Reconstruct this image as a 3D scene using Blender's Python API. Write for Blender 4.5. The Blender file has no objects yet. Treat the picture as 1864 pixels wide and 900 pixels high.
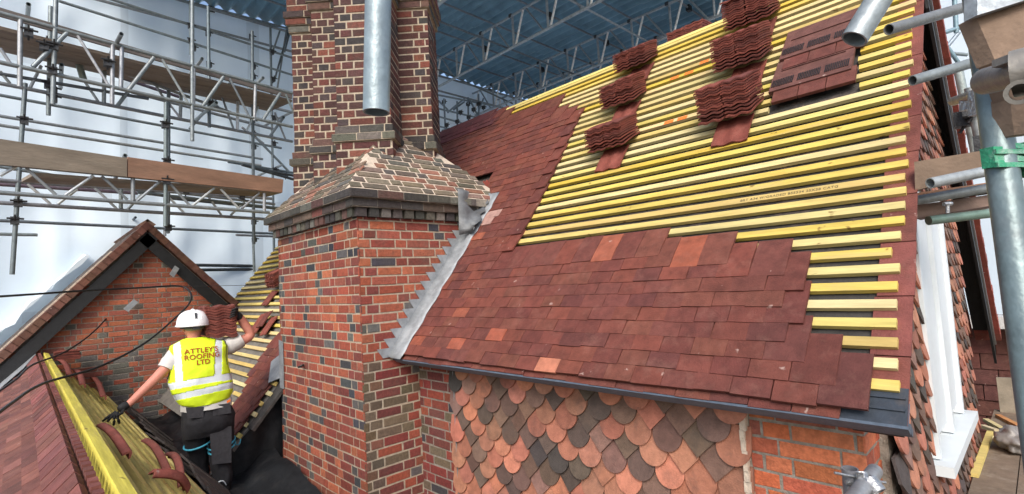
import bpy, bmesh, math, random
from mathutils import Vector, Matrix, noise
from mathutils.bvhtree import BVHTree
R_ = math.radians
V3 = Vector
SC = bpy.context.scene
C = SC.collection

# ---------------------------------------------------------------- camera
FPX, YAW, PIT, ROL = 930.0, R_(46.0), R_(3.84), R_(3.14)
fwd = V3((-math.sin(YAW)*math.cos(PIT), math.cos(YAW)*math.cos(PIT), math.sin(PIT)))
rgt = V3((math.cos(YAW), math.sin(YAW), 0))
dwn = fwd.cross(rgt)
r2 = rgt*math.cos(ROL) + dwn*math.sin(ROL)
d2 = dwn*math.cos(ROL) - rgt*math.sin(ROL)
cam = bpy.data.cameras.new('camera'); co = bpy.data.objects.new('camera', cam); C.objects.link(co)
cam.sensor_fit = 'HORIZONTAL'; cam.sensor_width = 36.0; cam.lens = 36.0*FPX/1864.0
cam.clip_start = 0.02; cam.clip_end = 2000
co.matrix_world = Matrix(((r2.x, -d2.x, -fwd.x, 0), (r2.y, -d2.y, -fwd.y, 0), (r2.z, -d2.z, -fwd.z, 0), (0, 0, 0, 1)))
SC.camera = co
# ---------------------------------------------------------------- world, sun, exposure
SUN_EL, SUN_AZ = R_(40), R_(142)      # azimuth from +Y, clockwise
w = bpy.data.worlds.new('World'); SC.world = w; w.use_nodes = True
nt = w.node_tree; bg = nt.nodes['Background']
sky = nt.nodes.new('ShaderNodeTexSky'); sky.sky_type = 'NISHITA'; sky.sun_disc = False
sky.sun_elevation = SUN_EL; sky.sun_rotation = SUN_AZ
sky.air_density = 1.0; sky.dust_density = 3.0
nt.links.new(sky.outputs[0], bg.inputs[0]); bg.inputs[1].default_value = 0.15
sl = bpy.data.lights.new('sun', 'SUN'); sl.energy = 1.7; sl.angle = R_(28); sl.color = (1, .96, .9)
so = bpy.data.objects.new('sun', sl); C.objects.link(so)
sd = V3((math.sin(SUN_AZ)*math.cos(SUN_EL), math.cos(SUN_AZ)*math.cos(SUN_EL), math.sin(SUN_EL)))
so.rotation_euler = sd.to_track_quat('Z', 'Y').to_euler()
SC.view_settings.view_transform = 'Standard'; SC.view_settings.look = 'None'
SC.view_settings.exposure = 0.72; SC.view_settings.gamma = 1
SC.cycles.max_bounces = 7

# ---------------------------------------------------------------- helpers
def ray(x, y): return (r2*((x-932)/FPX) + d2*((y-450)/FPX) + fwd)
def onX(x, y, X): v = ray(x, y); return v*(X/v.x)
def onY(x, y, Y): v = ray(x, y); return v*(Y/v.y)
def onZ(x, y, Z): v = ray(x, y); return v*(Z/v.z)
def dep(x, y, D): return ray(x, y)*D
def onP(x, y, n, d): v = ray(x, y); return v*(d/n.dot(v))

def tag(o, label=None, cat=None, group=None, kind=None):
    if label: o['label'] = label
    if cat: o['category'] = cat
    if group: o['group'] = group
    if kind: o['kind'] = kind
    return o
def empty(name, loc, label, cat, group=None):
    o = bpy.data.objects.new(name, None); C.objects.link(o); o.location = loc
    o.empty_display_size = .1
    return tag(o, label, cat, group)
def rootloc(o):
    l = V3((0, 0, 0))
    while o: l += V3(o.location); o = o.parent
    return l
class MB:
    def __init__(s): s.v = []; s.f = []; s.c = []; s.sm = []
    def quadset(s, vs, fs, col=(.5, .5, .5), smooth=False):
        b = len(s.v); s.v += [tuple(v) for v in vs]
        for f in fs: s.f.append([b+i for i in f]); s.c.append(col); s.sm.append(smooth)
    def box(s, o, ux, uy, uz, col=(.5, .5, .5)):      # corner + three edge vectors
        o, ux, uy, uz = V3(o), V3(ux), V3(uy), V3(uz)
        vs = [o, o+ux, o+ux+uy, o+uy, o+uz, o+ux+uz, o+ux+uy+uz, o+uy+uz]
        fs = [(0, 3, 2, 1), (4, 5, 6, 7), (0, 1, 5, 4), (1, 2, 6, 5), (2, 3, 7, 6), (3, 0, 4, 7)]
        if ux.cross(uy).dot(uz) < 0: fs = [f[::-1] for f in fs]
        s.quadset(vs, fs, col)
    def abox(s, x0, x1, y0, y1, z0, z1, col=(.5, .5, .5)):
        s.box((x0, y0, z0), (x1-x0, 0, 0), (0, y1-y0, 0), (0, 0, z1-z0), col)
    def tube(s, a, b, r, n=12, col=(.5, .5, .5), wall=None, r2=None):
        a, b = V3(a), V3(b); d = (b-a).normalized()
        u = d.orthogonal().normalized(); w_ = d.cross(u); rb = r if r2 is None else r2
        ring = lambda c, rr: [c+(u*math.cos(2*math.pi*i/n)+w_*math.sin(2*math.pi*i/n))*rr for i in range(n)]
        if wall:
            vs = ring(a, r)+ring(b, r)+ring(a, r-wall)+ring(b, r-wall)
            s.quadset(vs, [(i, (i+1) % n, n+(i+1) % n, n+i) for i in range(n)], col, True)
            s.quadset(vs, [(2*n+i, 3*n+i, 3*n+(i+1) % n, 2*n+(i+1) % n) for i in range(n)], col, True)
            s.quadset(vs, [(i, 2*n+i, 2*n+(i+1) % n, (i+1) % n) for i in range(n)]+[(n+i, n+(i+1) % n, 3*n+(i+1) % n, 3*n+i) for i in range(n)], col)
        else:
            vs = ring(a, r)+ring(b, rb)
            s.quadset(vs, [(i, (i+1) % n, n+(i+1) % n, n+i) for i in range(n)], col, True)
            s.quadset(vs, [tuple(range(n))[::-1], tuple(range(n, 2*n))], col)
    def path(s, pts, r, n=8, col=(.5, .5, .5)):
        pts = [V3(p) for p in pts]; rings = []; up = V3((.13, .21, .97))
        for i, p in enumerate(pts):
            d = (pts[min(i+1, len(pts)-1)]-pts[max(i-1, 0)]).normalized()
            u = d.cross(up).normalized(); w_ = d.cross(u)
            rr = r[i] if isinstance(r, (list, tuple)) else r
            rings.append([p+(u*math.cos(2*math.pi*k/n)+w_*math.sin(2*math.pi*k/n))*rr for k in range(n)])
        vs = [v for q in rings for v in q]; m = len(pts)
        s.quadset(vs, [(i*n+k, (i+1)*n+k, (i+1)*n+(k+1) % n, i*n+(k+1) % n) for i in range(m-1) for k in range(n)], col, True)
        s.quadset(vs, [tuple(range(n)), tuple(range((m-1)*n, m*n))[::-1]], col)
    def prism(s, poly, ext, col=(.5, .5, .5)):          # polygon + extrusion vector
        poly = [V3(p) for p in poly]; e = V3(ext); n = len(poly)
        nr = V3((0, 0, 0))
        for i in range(n): nr += poly[i].cross(poly[(i+1) % n])
        vs = poly+[p+e for p in poly]; fs = [tuple(range(n))[::-1], tuple(range(n, 2*n))]+[(i, (i+1) % n, n+(i+1) % n, n+i) for i in range(n)]
        if nr.dot(e) < 0: fs = [f[::-1] for f in fs]
        s.quadset(vs, fs, col)
    def build(s, name, mat, parent=None):
        me = bpy.data.meshes.new(name); me.from_pydata(s.v, [], s.f)
        at = me.color_attributes.new('Col', 'FLOAT_COLOR', 'CORNER')
        dat = []
        for f, c in zip(s.f, s.c): dat += [c[0], c[1], c[2], 1.0]*len(f)
        at.data.foreach_set('color', dat)
        me.polygons.foreach_set('use_smooth', s.sm); me.materials.append(mat); me.update()
        o = bpy.data.objects.new(name, me); C.objects.link(o)
        if parent:
            o.parent = parent; o.location = -rootloc(parent)
        return o

def mat(name, base=None, rough=.8, metal=0, nscale=30, namp=.25, bump=.15, bscale=120, stain=0, stain_col=(.1, .1, .1), stain_scale=3, trans=0, coat=0, spec=.4, streak=None, spots=None):
    m = bpy.data.materials.new(name); m.use_nodes = True; t = m.node_tree; N = t.nodes; L = t.links
    p = N['Principled BSDF']; p.inputs['Roughness'].default_value = rough; p.inputs['Metallic'].default_value = metal
    p.inputs['Specular IOR Level'].default_value = spec
    tc = N.new('ShaderNodeTexCoord'); out = tc.outputs['Object']
    if streak:
        mp = N.new('ShaderNodeMapping'); mp.inputs['Scale'].default_value = streak; L.new(out, mp.inputs[0]); out = mp.outputs[0]
    if base is None:
        a = N.new('ShaderNodeAttribute'); a.attribute_name = 'Col'; src = a.outputs['Color']
    else:
        a = N.new('ShaderNodeRGB'); a.outputs[0].default_value = (*base, 1); src = a.outputs[0]
    nz = N.new('ShaderNodeTexNoise'); nz.inputs['Scale'].default_value = nscale; nz.inputs['Detail'].default_value = 6; nz.inputs['Roughness'].default_value = .65
    L.new(out, nz.inputs['Vector'])
    mr = N.new('ShaderNodeMapRange'); mr.inputs[1].default_value = .25; mr.inputs[2].default_value = .75
    mr.inputs[3].default_value = 1-namp; mr.inputs[4].default_value = 1+namp; L.new(nz.outputs[0], mr.inputs[0])
    mx = N.new('ShaderNodeVectorMath'); mx.operation = 'SCALE'; L.new(src, mx.inputs[0]); L.new(mr.outputs[0], mx.inputs[3])
    res = mx.outputs[0]
    if stain:
        n2 = N.new('ShaderNodeTexNoise'); n2.inputs['Scale'].default_value = stain_scale; n2.inputs['Detail'].default_value = 8; n2.inputs['Roughness'].default_value = .7
        L.new(out, n2.inputs['Vector'])
        r = N.new('ShaderNodeMapRange'); r.inputs[1].default_value = .52; r.inputs[2].default_value = .68; r.inputs[4].default_value = stain; L.new(n2.outputs[0], r.inputs[0])
        mm = N.new('ShaderNodeMix'); mm.data_type = 'RGBA'; L.new(r.outputs[0], mm.inputs[0]); L.new(res, mm.inputs[6]); mm.inputs[7].default_value = (*stain_col, 1)
        res = mm.outputs[2]
    if spots:
        vo_ = N.new('ShaderNodeTexVoronoi'); vo_.inputs['Scale'].default_value = spots[0]
        mp2 = N.new('ShaderNodeMapping'); mp2.inputs['Scale'].default_value = spots[4]; L.new(tc.outputs['Object'], mp2.inputs[0])
        nd = N.new('ShaderNodeTexNoise'); nd.inputs['Scale'].default_value = 30; L.new(mp2.outputs[0], nd.inputs['Vector'])
        ad = N.new('ShaderNodeVectorMath'); ad.operation = 'MULTIPLY_ADD'; L.new(nd.outputs['Color'], ad.inputs[0]); ad.inputs[1].default_value = (.06, .06, .06); L.new(mp2.outputs[0], ad.inputs[2]); L.new(ad.outputs[0], vo_.inputs['Vector'])
        r3 = N.new('ShaderNodeMapRange'); r3.inputs[1].default_value = spots[1]; r3.inputs[2].default_value = spots[1]*.4; r3.inputs[4].default_value = spots[3]; L.new(vo_.outputs['Distance'], r3.inputs[0])
        m4 = N.new('ShaderNodeMix'); m4.data_type = 'RGBA'; L.new(r3.outputs[0], m4.inputs[0]); L.new(res, m4.inputs[6]); m4.inputs[7].default_value = (*spots[2], 1); res = m4.outputs[2]
    L.new(res, p.inputs['Base Color'])
    if bump:
        n3 = N.new('ShaderNodeTexNoise'); n3.inputs['Scale'].default_value = bscale; n3.inputs['Detail'].default_value = 5; L.new(out, n3.inputs['Vector'])
        b = N.new('ShaderNodeBump'); b.inputs['Strength'].default_value = bump; b.inputs['Distance'].default_value = .01
        L.new(n3.outputs[0], b.inputs['Height']); L.new(b.outputs[0], p.inputs['Normal'])
    if trans:
        td = N.new('ShaderNodeBsdfTranslucent'); L.new(res, td.inputs[0]); ms = N.new('ShaderNodeMixShader'); ms.inputs[0].default_value = trans
        L.new(p.outputs[0], ms.inputs[1]); L.new(td.outputs[0], ms.inputs[2]); L.new(ms.outputs[0], N['Material Output'].inputs[0])
    return m
M = dict(
    brick=mat('brick', rough=.9, nscale=40, namp=.35, bump=.7, bscale=90, stain=.35, stain_col=(.10, .085, .07), stain_scale=2.2),
    brickL=mat('old_brick', rough=.9, nscale=30, namp=.4, bump=.8, bscale=70, stain=.5, stain_col=(.06, .055, .045), stain_scale=5),
    mortar=mat('mortar', (.38, .32, .245), rough=.95, nscale=25, namp=.35, bump=.8, bscale=140, stain=.3, stain_col=(.3, .26, .21), stain_scale=4),
    mortard=mat('grey_mortar', (.24, .215, .18), rough=.95, nscale=25, namp=.35, bump=.8, bscale=140, stain=.5, stain_col=(.5, .47, .42), stain_scale=9),
    tile=mat('clay_tile', rough=.75, nscale=13, namp=.34, bump=.45, bscale=130, stain=.25, stain_col=(.26, .13, .10), stain_scale=9, spec=.3, spots=(7, .085, (.42, .30, .26), .75, (1, 1, 1))),
    htile=mat('weathered_clay', rough=.85, nscale=18, namp=.3, bump=.5, bscale=110, stain=.45, stain_col=(.07, .06, .055), stain_scale=6),
    batten=mat('treated_batten', rough=.8, nscale=26, namp=.26, bump=.35, bscale=60, stain=.6, stain_col=(.46, .36, .16), stain_scale=11, streak=(.12, 1, 1), spec=.2, spots=(9, .13, (.16, .09, .03), .8, (.7, 1, 1))),
    board=mat('scaffold_board', rough=.85, nscale=8, namp=.3, bump=.4, bscale=50, stain=.3, stain_col=(.15, .11, .08), stain_scale=3, streak=(1, .2, 1)),
    deck=mat('dusty_deck', (.17, .125, .09), rough=.95, nscale=10, namp=.3, bump=.5, bscale=80, stain=.5, stain_col=(.3, .26, .21), stain_scale=6),
    felt=mat('underlay_felt', (.045, .042, .040), rough=.9, nscale=12, namp=.4, bump=.5, bscale=60, stain=.8, stain_col=(.15, .11, .095), stain_scale=3.5),
    dusty=mat('dusty_underlay', (.15, .14, .125), rough=.95, nscale=10, namp=.35, bump=.4, bscale=40, stain=.5, stain_col=(.07, .065, .06), stain_scale=4),
    memb=mat('black_membrane', (.012, .013, .015), rough=.5, nscale=6, namp=.4, bump=1, bscale=9, stain=.3, stain_col=(.045, .04, .036), stain_scale=6, spec=.25),
    rubble=mat('dirty_slate', (.06, .05, .045), rough=.9, nscale=9, namp=.4, bump=.8, bscale=30, stain=.5, stain_col=(.13, .09, .07), stain_scale=5),
    lead=mat('lead_sheet', (.25, .27, .29), rough=.5, metal=.15, nscale=9, namp=.35, bump=.5, bscale=22, stain=.6, stain_col=(.38, .40, .42), stain_scale=6),
    olead=mat('old_lead', (.13, .14, .15), rough=.55, metal=.1, nscale=9, namp=.4, bump=.6, bscale=20, stain=.5, stain_col=(.26, .27, .28), stain_scale=7),
    galv=mat('galvanised_steel', rough=.42, metal=.35, nscale=16, namp=.3, bump=.2, bscale=60, stain=.5, stain_col=(.17, .19, .2), stain_scale=9),
    dsteel=mat('dark_fitting', (.06, .062, .066), rough=.5, metal=.6, nscale=40, namp=.4, bump=.4),
    zinc=mat('zinc_coupler', (.36, .37, .38), rough=.35, metal=.8, nscale=50, namp=.25, bump=.4),
    green=mat('green_painted_coupler', (.03, .26, .14), rough=.45, nscale=20, namp=.3, bump=.3, stain=.7, stain_col=(.35, .4, .38), stain_scale=22),
    black=mat('black_timber', (.012, .013, .015), rough=.55, nscale=20, namp=.4, bump=.3),
    fascia=mat('grey_blue_fascia', (.075, .10, .135), rough=.45, nscale=25, namp=.25, bump=.15, stain=.25, stain_col=(.14, .15, .16), stain_scale=14),
    tray=mat('dark_tray', (.03, .04, .055), rough=.5, nscale=25, namp=.3, bump=.15, stain=.4, stain_col=(.10, .08, .07), stain_scale=12),
    white=mat('white_primer', (.60, .65, .68), rough=.45, nscale=8, namp=.04, bump=.05, stain=.25, stain_col=(.5, .52, .52), stain_scale=6),
    corr=mat('corrugated_sheet', (.20, .36, .47), rough=.35, metal=.1, nscale=2.2, namp=.22, bump=.0, stain=.35, stain_col=(.09, .17, .24), stain_scale=.9),
    sheet=mat('white_sheeting', None, rough=.5, nscale=1.2, namp=.05, bump=.8, bscale=1.6, trans=.35, spec=.2),
    cable=mat('black_cable', (.012, .012, .014), rough=.5, bump=0),
    glass=mat('dark_glass', (.02, .025, .03), rough=.08, bump=0),
    plug=mat('pink_mortar', (.5, .42, .34), rough=.95, nscale=30, namp=.3, bump=.8, bscale=60),
    skin=mat('skin', (.50, .20, .145), rough=.55, nscale=25, namp=.12, bump=.1, bscale=200),
    shirt=mat('grey_tshirt', (.50, .49, .47), rough=.95, nscale=8, namp=.08, bump=.6, bscale=14),
    vest=mat('hi_vis_yellow', (.60, .78, .02), rough=.7, nscale=10, namp=.08, bump=.7, bscale=12),
    refl=mat('reflective_tape', (.60, .66, .70), rough=.4, nscale=10, namp=.08, bump=.5, bscale=14),
    letter=mat('red_print', (.36, .045, .01), rough=.7, bump=0, namp=.05),
    trous=mat('black_trousers', (.014, .014, .017), rough=.85, nscale=14, namp=.4, bump=.9, bscale=14),
    patch=mat('grey_patch', (.035, .035, .04), rough=.8, nscale=30, namp=.3, bump=.6, bscale=20),
    glove=mat('black_glove', (.012, .012, .013), rough=.7, bump=.5, bscale=40),
    helmet=mat('white_helmet', (.82, .83, .85), rough=.22, nscale=20, namp=.03, bump=0, spec=.5),
    hair=mat('grey_hair', (.22, .21, .2), rough=.9, nscale=80, namp=.3, bump=.6),
    blue=mat('blue_strap', (.05, .30, .42), rough=.6, bump=.2),
    bag=mat('plastic_bag', (.20, .185, .175), rough=.3, nscale=14, namp=.3, bump=1.0, bscale=18, stain=.5, stain_col=(.3, .2, .16), stain_scale=8),
    ground=mat('site_ground', (.16, .14, .12), rough=.95, nscale=2, namp=.3, bump=.4),
    print=mat('ink', (.12, .1, .05), rough=.8, bump=0), orange=mat('orange_marker', (.85, .18, .03), rough=.7, bump=0, namp=.1),
)
def vary(rng, c, a=.15):
    k = 1+rng.uniform(-a, a); return tuple(max(0, x*k*(1+rng.uniform(-a*.3, a*.3))) for x in c)

# brick by brick: each brick a chamfered block standing proud of the mortar bed
def bricks(mb, O, U, V, N, w, h, colf, rng, gauge=.081, L=.245, gap=.014, proud=.004, inside=None, bond=0, phase=0, thick=.0):
    O, U, V, N = V3(O), V3(U).normalized(), V3(V).normalized(), V3(N).normalized()
    H = L/2; rows = int(math.ceil(h/gauge-1e-6))
    flip = U.cross(V).dot(N) < 0
    for r in range(rows):
        y0, y1 = r*gauge+gap/2, min((r+1)*gauge, h)-gap/2
        if y1-y0 < .012: continue
        x = -rng.uniform(0, .01)+phase; k = r % 2
        if bond == 0: x -= (L*.75 if k else 0); seq = [L, H]; i = 0 if k else 1      # alternate long and short
        elif bond == 1: seq = [L] if k else [H]; x -= H/2 if k else 0; i = 0
        else: seq = [L]; x -= H if k else 0; i = 0
        if phase > 0: x -= L+H
        while x < w:
            ln = seq[i % len(seq)]; i += 1
            a, b = max(x+gap/2, 0.0), min(x+ln-gap/2, w); x += ln
            if b-a < .02: continue
            cu, cv = (a+b)/2, (y0+y1)/2
            if inside and not inside(cu, cv, b-a): continue
            c = colf(cu, cv, (b-a) < L*.62, rng)
            if c is None: continue
            j = .0025; p = proud+rng.uniform(-.0025, .003); e = .004
            q = [(a+rng.uniform(-j, j), y0+rng.uniform(-j, j)), (b+rng.uniform(-j, j), y0+rng.uniform(-j, j)), (b+rng.uniform(-j, j), y1+rng.uniform(-j, j)), (a+rng.uniform(-j, j), y1+rng.uniform(-j, j))]
            ins = [(q[0][0]+e, q[0][1]+e), (q[1][0]-e, q[1][1]+e), (q[2][0]-e, q[2][1]-e), (q[3][0]+e, q[3][1]-e)]
            vs = [O+U*s+V*t-N*.004 for s, t in q]+[O+U*s+V*t+N*(p-.002) for s, t in q]+[O+U*s+V*t+N*p for s, t in ins]
            fs = [(8, 9, 10, 11)]+[(k_, (k_+1) % 4, 4+(k_+1) % 4, 4+k_) for k_ in range(4)]+[(4+k_, 4+(k_+1) % 4, 8+(k_+1) % 4, 8+k_) for k_ in range(4)]
            if flip: fs = [f[::-1] for f in fs]
            mb.quadset(vs, fs, c)
RED = [(.26, .062, .036), (.30, .08, .045), (.20, .047, .034), (.33, .10, .052), (.165, .045, .037), (.24, .07, .046)]
DARK = [(.055, .055, .062), (.075, .072, .075), (.04, .042, .05), (.10, .095, .09)]
def col_front(u, v, head, rng):
    c = col_front_(u, v, head, rng)
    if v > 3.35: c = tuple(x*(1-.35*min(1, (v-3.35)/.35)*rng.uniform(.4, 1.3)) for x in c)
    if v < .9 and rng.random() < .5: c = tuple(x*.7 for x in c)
    return c
def col_front_(u, v, head, rng):
    d1_, d2_ = (u*1.0+v*.75) % .98, (u*1.0-v*.75) % .98
    if (abs(d1_-.49) < .075 or abs(d2_-.49) < .075) and (head or rng.random() < .10) and rng.random() < .85: return vary(rng, rng.choice(DARK), .2)
    if rng.random() < .04: return vary(rng, rng.choice(DARK), .2)
    return vary(rng, rng.choice(RED), .2)
def col_plain(u, v, head, rng):
    if rng.random() < (.10 if head else .03): return vary(rng, rng.choice(DARK), .2)
    return vary(rng, rng.choice(RED), .2)
def col_low(u, v, head, rng):
    if rng.random() < .07: return vary(rng, rng.choice(DARK), .2)
    return vary(rng, rng.choice([(.17, .035, .03), (.20, .045, .03), (.14, .04, .035), (.24, .06, .035), (.12, .09, .06)]), .2)
def col_corner(u, v, head, rng):
    if u < .2: return vary(rng, rng.choice([(.12, .085, .052), (.10, .075, .055), (.14, .075, .05), (.15, .06, .042)]), .2)
    return col_low(u, v, head, rng)
def col_shaft(u, v, head, rng):
    if rng.random() < .25: return vary(rng, rng.choice([(.035, .03, .032), (.05, .036, .036)]), .2)
    return vary(rng, rng.choice([(.075, .028, .025), (.10, .034, .027), (.055, .024, .023), (.14, .046, .032), (.07, .033, .029)]), .22)
def col_dark(u, v, head, rng):
    return vary(rng, rng.choice([(.05, .047, .042), (.08, .074, .064), (.038, .035, .034), (.11, .10, .085), (.09, .048, .04)]), .25)
def col_weather(u, v, head, rng):
    return vary(rng, rng.choice([(.12, .105, .085), (.15, .12, .09), (.08, .075, .068), (.18, .13, .10), (.22, .10, .07), (.10, .08, .06)]), .22)
def col_pier(u, v, head, rng):
    return vary(rng, rng.choice([(.42, .11, .045), (.36, .09, .05), (.45, .14, .065), (.28, .09, .065), (.40, .12, .05)]), .14)
def col_gable(u, v, head, rng):
    s = u-2.1
    for off in (0, .95, -.95, 1.9, -1.9):
        if (abs(abs(s-off)-(1.75-v)*.75) < .085) and rng.random() < .8: return vary(rng, (.12, .115, .10), .25)
    if rng.random() < .07: return vary(rng, (.11, .10, .085), .25)
    return vary(rng, rng.choice([(.34, .10, .055), (.28, .085, .05), (.38, .115, .06), (.24, .08, .055)]), .2)

# ---------------------------------------------------------------- ground
g = MB(); g.quadset([(-400, -400, -7), (400, -400, -7), (400, 400, -7), (-400, 400, -7)], [(0, 1, 2, 3)])
tag(g.build('ground', M['ground']), kind='structure')

# ================================================================ THE HOUSE
TH = R_(50.7); YE, ZE = 2.38, -.619
SU = V3((1, 0, 0)); SV = V3((0, math.cos(TH), math.sin(TH))); SN = V3((0, -math.sin(TH), math.cos(TH)))
EO = V3((0, YE, ZE)); SMAX = 3.82
def RP(x, s, h=0): return EO+SU*x+SV*s+SN*h
YW = 2.62; RY, RZ = YE+SMAX*SV.y, ZE+SMAX*SV.z
house = empty('old_house', (-2.3, 2.6, -7), 'red brick house being re-roofed, with tall chimney, yellow battens and round hung tiles', 'house')
rng = random.Random(5)

# roof deck under the battens (felt) and back slope
mb = MB()
mb.prism([RP(-6.02, -1.0, -.01), RP(-6.02, SMAX, -.01), RP(-.52, SMAX, -.01), RP(-.52, .02, -.01), RP(-4.0, .02, -.01), RP(-5.8, .02, -.01), RP(-5.86, -1.0, -.01)], SN*-.03)
mb.build('roof_underlay', M['felt'], house)
mb = MB()
mb.prism([RP(-10.5, -1.25, -.012), RP(-10.5, SMAX-.01, -.012), RP(-6.0, SMAX-.01, -.012), RP(-6.0, -1.25, -.012)], SN*-.03)
mb.build('dusty_underlay', M['dusty'], house)
mb = MB()
BV = V3((0, math.cos(TH), -math.sin(TH))); BN = V3((0, math.sin(TH), math.cos(TH)))
b0 = V3((0, RY+.02, RZ))
mb.prism([b0+SU*-10.5, b0+SU*-.60, b0+SU*-.60+BV*4.1, b0+SU*-10.5+BV*4.1], -BN*.05, (.16, .045, .035))
mb.build('back_slope', M['tile'], house)

# laid tiles
TC = [(.135, .040, .030), (.118, .035, .028), (.150, .044, .031), (.125, .040, .032), (.105, .034, .029), (.142, .047, .033)]
def tile_slab(mb, x0, x1, s0, rng, col, L=.262, h0=.042, th=.015, O=None):
    jx, js, jh = rng.uniform(-.003, .003), rng.uniform(-.005, .005), rng.uniform(0, .006)
    sk = rng.uniform(-.004, .004); tops = []; bots = []
    for f, hh in ((0, h0+.012+jh), (.35, h0+.008+jh), (.7, h0-.001+jh*.5), (1, max(.029, h0-.011))):
        for xx in (x0+.0015+jx, x1-.0015+jx):
            s = s0+js+f*L+(sk if xx > x0+.05 else 0)*(1-f)
            tops.append(RP(xx, s, hh)); bots.append(RP(xx, s, hh-th))
    vs = tops+bots
    fs = []
    for i in range(3):
        a = 2*i; fs += [(a, a+1, a+3, a+2)]
        fs += [(8+a, 8+a+2, 8+a+3, 8+a+1), (a, a+2, 8+a+2, 8+a), (a+1, 8+a+1, 8+a+3, a+3)]
    fs += [(0, 8, 9, 1), (6, 7, 15, 14)]
    mb.quadset(vs, fs, col)
GA = .0975; TW = .178
rb = {0: -.517, 1: -.635, 2: -.76, 3: -.854, 4: -.79, 5: -.895, 6: -.815, 7: -.914, 8: -1.224, 9: -1.687}
def right_b(k):
    if k in rb: return rb[k]
    s = .02+GA*k; dr = -.07*max(0, (s-1.6))/1.5
    if s < 3.02: return (-3.27 if k % 2 == 0 else -3.145)+dr*1.6
    if s < 3.14: return -3.54
    if s < 3.40: return -3.73
    if s < 3.60: return -4.7
    return -4.9 if k % 2 else -5.25
def left_b(s):
    if s < 1.9: return -4.0+.02
    if s < 2.28: return -4.12-(s-1.9)*.1
    return -7.4
mb = MB()
for k in range(0, 38):
    s = .02+GA*k; xr = right_b(k); xl = left_b(s)
    x = xr
    # snap to half-bond grid measured from the edge
    n = 0
    while x > xl:
        c = vary(rng, rng.choice(TC), .08)
        if rng.random() < .05 and k < 16: c = vary(rng, (.26, .075, .045), .15)
        if k in (15, 16) and -4.0 < x < -3.6: c = (.36, .22, .19)
        if k == 0 and abs(x+2.19) < .09: c = (.42, .16, .10)
        tw_ = TW
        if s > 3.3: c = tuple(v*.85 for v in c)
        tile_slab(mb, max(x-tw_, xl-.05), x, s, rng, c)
        x -= tw_; n += 1
# doubled eaves course
x = -.62
while x > -3.9:
    tile_slab(mb, x-TW, x, -.012, rng, vary(rng, rng.choice(TC), .1), L=.17, h0=.014, th=.010); x -= TW
mb.build('roof_tiles', M['tile'], house)
# dark ridge-side tiles at far left of ridge
mb = MB(); x = -4.72
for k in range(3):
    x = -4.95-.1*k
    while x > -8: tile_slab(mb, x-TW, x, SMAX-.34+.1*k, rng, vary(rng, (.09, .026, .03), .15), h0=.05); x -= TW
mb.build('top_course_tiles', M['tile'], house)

# battens, each of its own
YB = [(.52, .41, .10), (.55, .45, .15), (.52, .38, .06), (.58, .50, .26), (.56, .42, .10), (.54, .45, .20), (.58, .46, .22), (.50, .37, .13)]
def batten(x0, x1, s, col, parent=house, w_=.046, h_=.026, base=.0):
    m = MB(); a = rng.uniform(-.002, .002)
    o = RP(x0, s-w_, base); m.box(o, SU*(x1-x0)+SV*a, SV*w_, SN*h_, col)
    return m.build('batten', M['batten'], parent)
kend = 39
for k in range(kend):
    s = .02+GA*k+.262-.01
    if s > SMAX+.01: break
    r1_ = right_b(k+2) if k+2 < 38 else -4.9
    r0_ = right_b(k)
    xl = min(r0_, right_b(max(0, k-1)))-.25
    xl = max(xl, -7.2)
    xr = -.445+rng.uniform(-.012, .008)
    if k == 6: xr -= .03
    segs = [(xl, xr)]
    if 2.2 < s < 2.97: segs = [(xl, -1.24), (-.715+rng.uniform(-.02, .02), xr)]
    for a, b in segs: batten(a, b, s, vary(rng, rng.choice(YB), .08))
batten(-6.2, -.43, .175, vary(rng, (.56, .44, .12), .05))
batten(-5.3, -.44, SMAX+.012, (.66, .58, .20), w_=.05, h_=.032)
# batten print and orange marks
def text_mesh(body, size, matn, parent, place, name='lettering', ext=.001, align='CENTER', spacing=1.0):
    cu = bpy.data.curves.new('txt', 'FONT'); cu.body = body; cu.size = size; cu.align_x = align; cu.extrude = ext
    cu.space_line = .82; cu.offset = size*.012; cu.space_character = spacing; cu.resolution_u = 3
    o = bpy.data.objects.new('txt', cu); C.objects.link(o)
    dg = bpy.context.evaluated_depsgraph_get(); me = bpy.data.meshes.new_from_object(o.evaluated_get(dg))
    bpy.data.objects.remove(o); bpy.data.curves.remove(cu)
    for v in me.vertices: v.co = place(v.co)
    me.materials.clear(); me.materials.append(matn); me.name = name
    r = bpy.data.objects.new(name, me); C.objects.link(r)
    if parent: r.parent = parent; r.location = -rootloc(parent)
    return r
sB = .02+GA*11+.252
text_mesh("BRT A34 W/GRADED BS5534 25X38 CATG", .026, M['print'], house, lambda c: RP(-1.0+c.x, sB-.036+c.y, .0275+c.z), 'batten_print', ext=.0002, spacing=1.1)
for (xx, ss) in ((-2.24, .02+GA*29+.252), (-2.1, .02+GA*29+.252), (-1.98, .02+GA*30+.252), (-2.1, .02+GA*22+.252), (-1.98, .02+GA*22+.252)):
    m = MB(); m.box(RP(xx, ss-.044, .0262), SU*.085, SV*.04, SN*.0008); m.build('paint_mark', M['orange'], house)

# verge undercloak tiles along the right rake
mb = MB(); s = -.02
while s < SMAX:
    ln = .30+rng.uniform(-.02, .02); c = vary(rng, (.155, .05, .04), .15)
    mb.box(RP(-.535+rng.uniform(-.012, .008), s, -.006), SU*(.137+rng.uniform(-.003, .003)), SV*(ln-.006), SN*.012, c); s += ln
mb.build('verge_undercloak', M['tile'], house)
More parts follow.
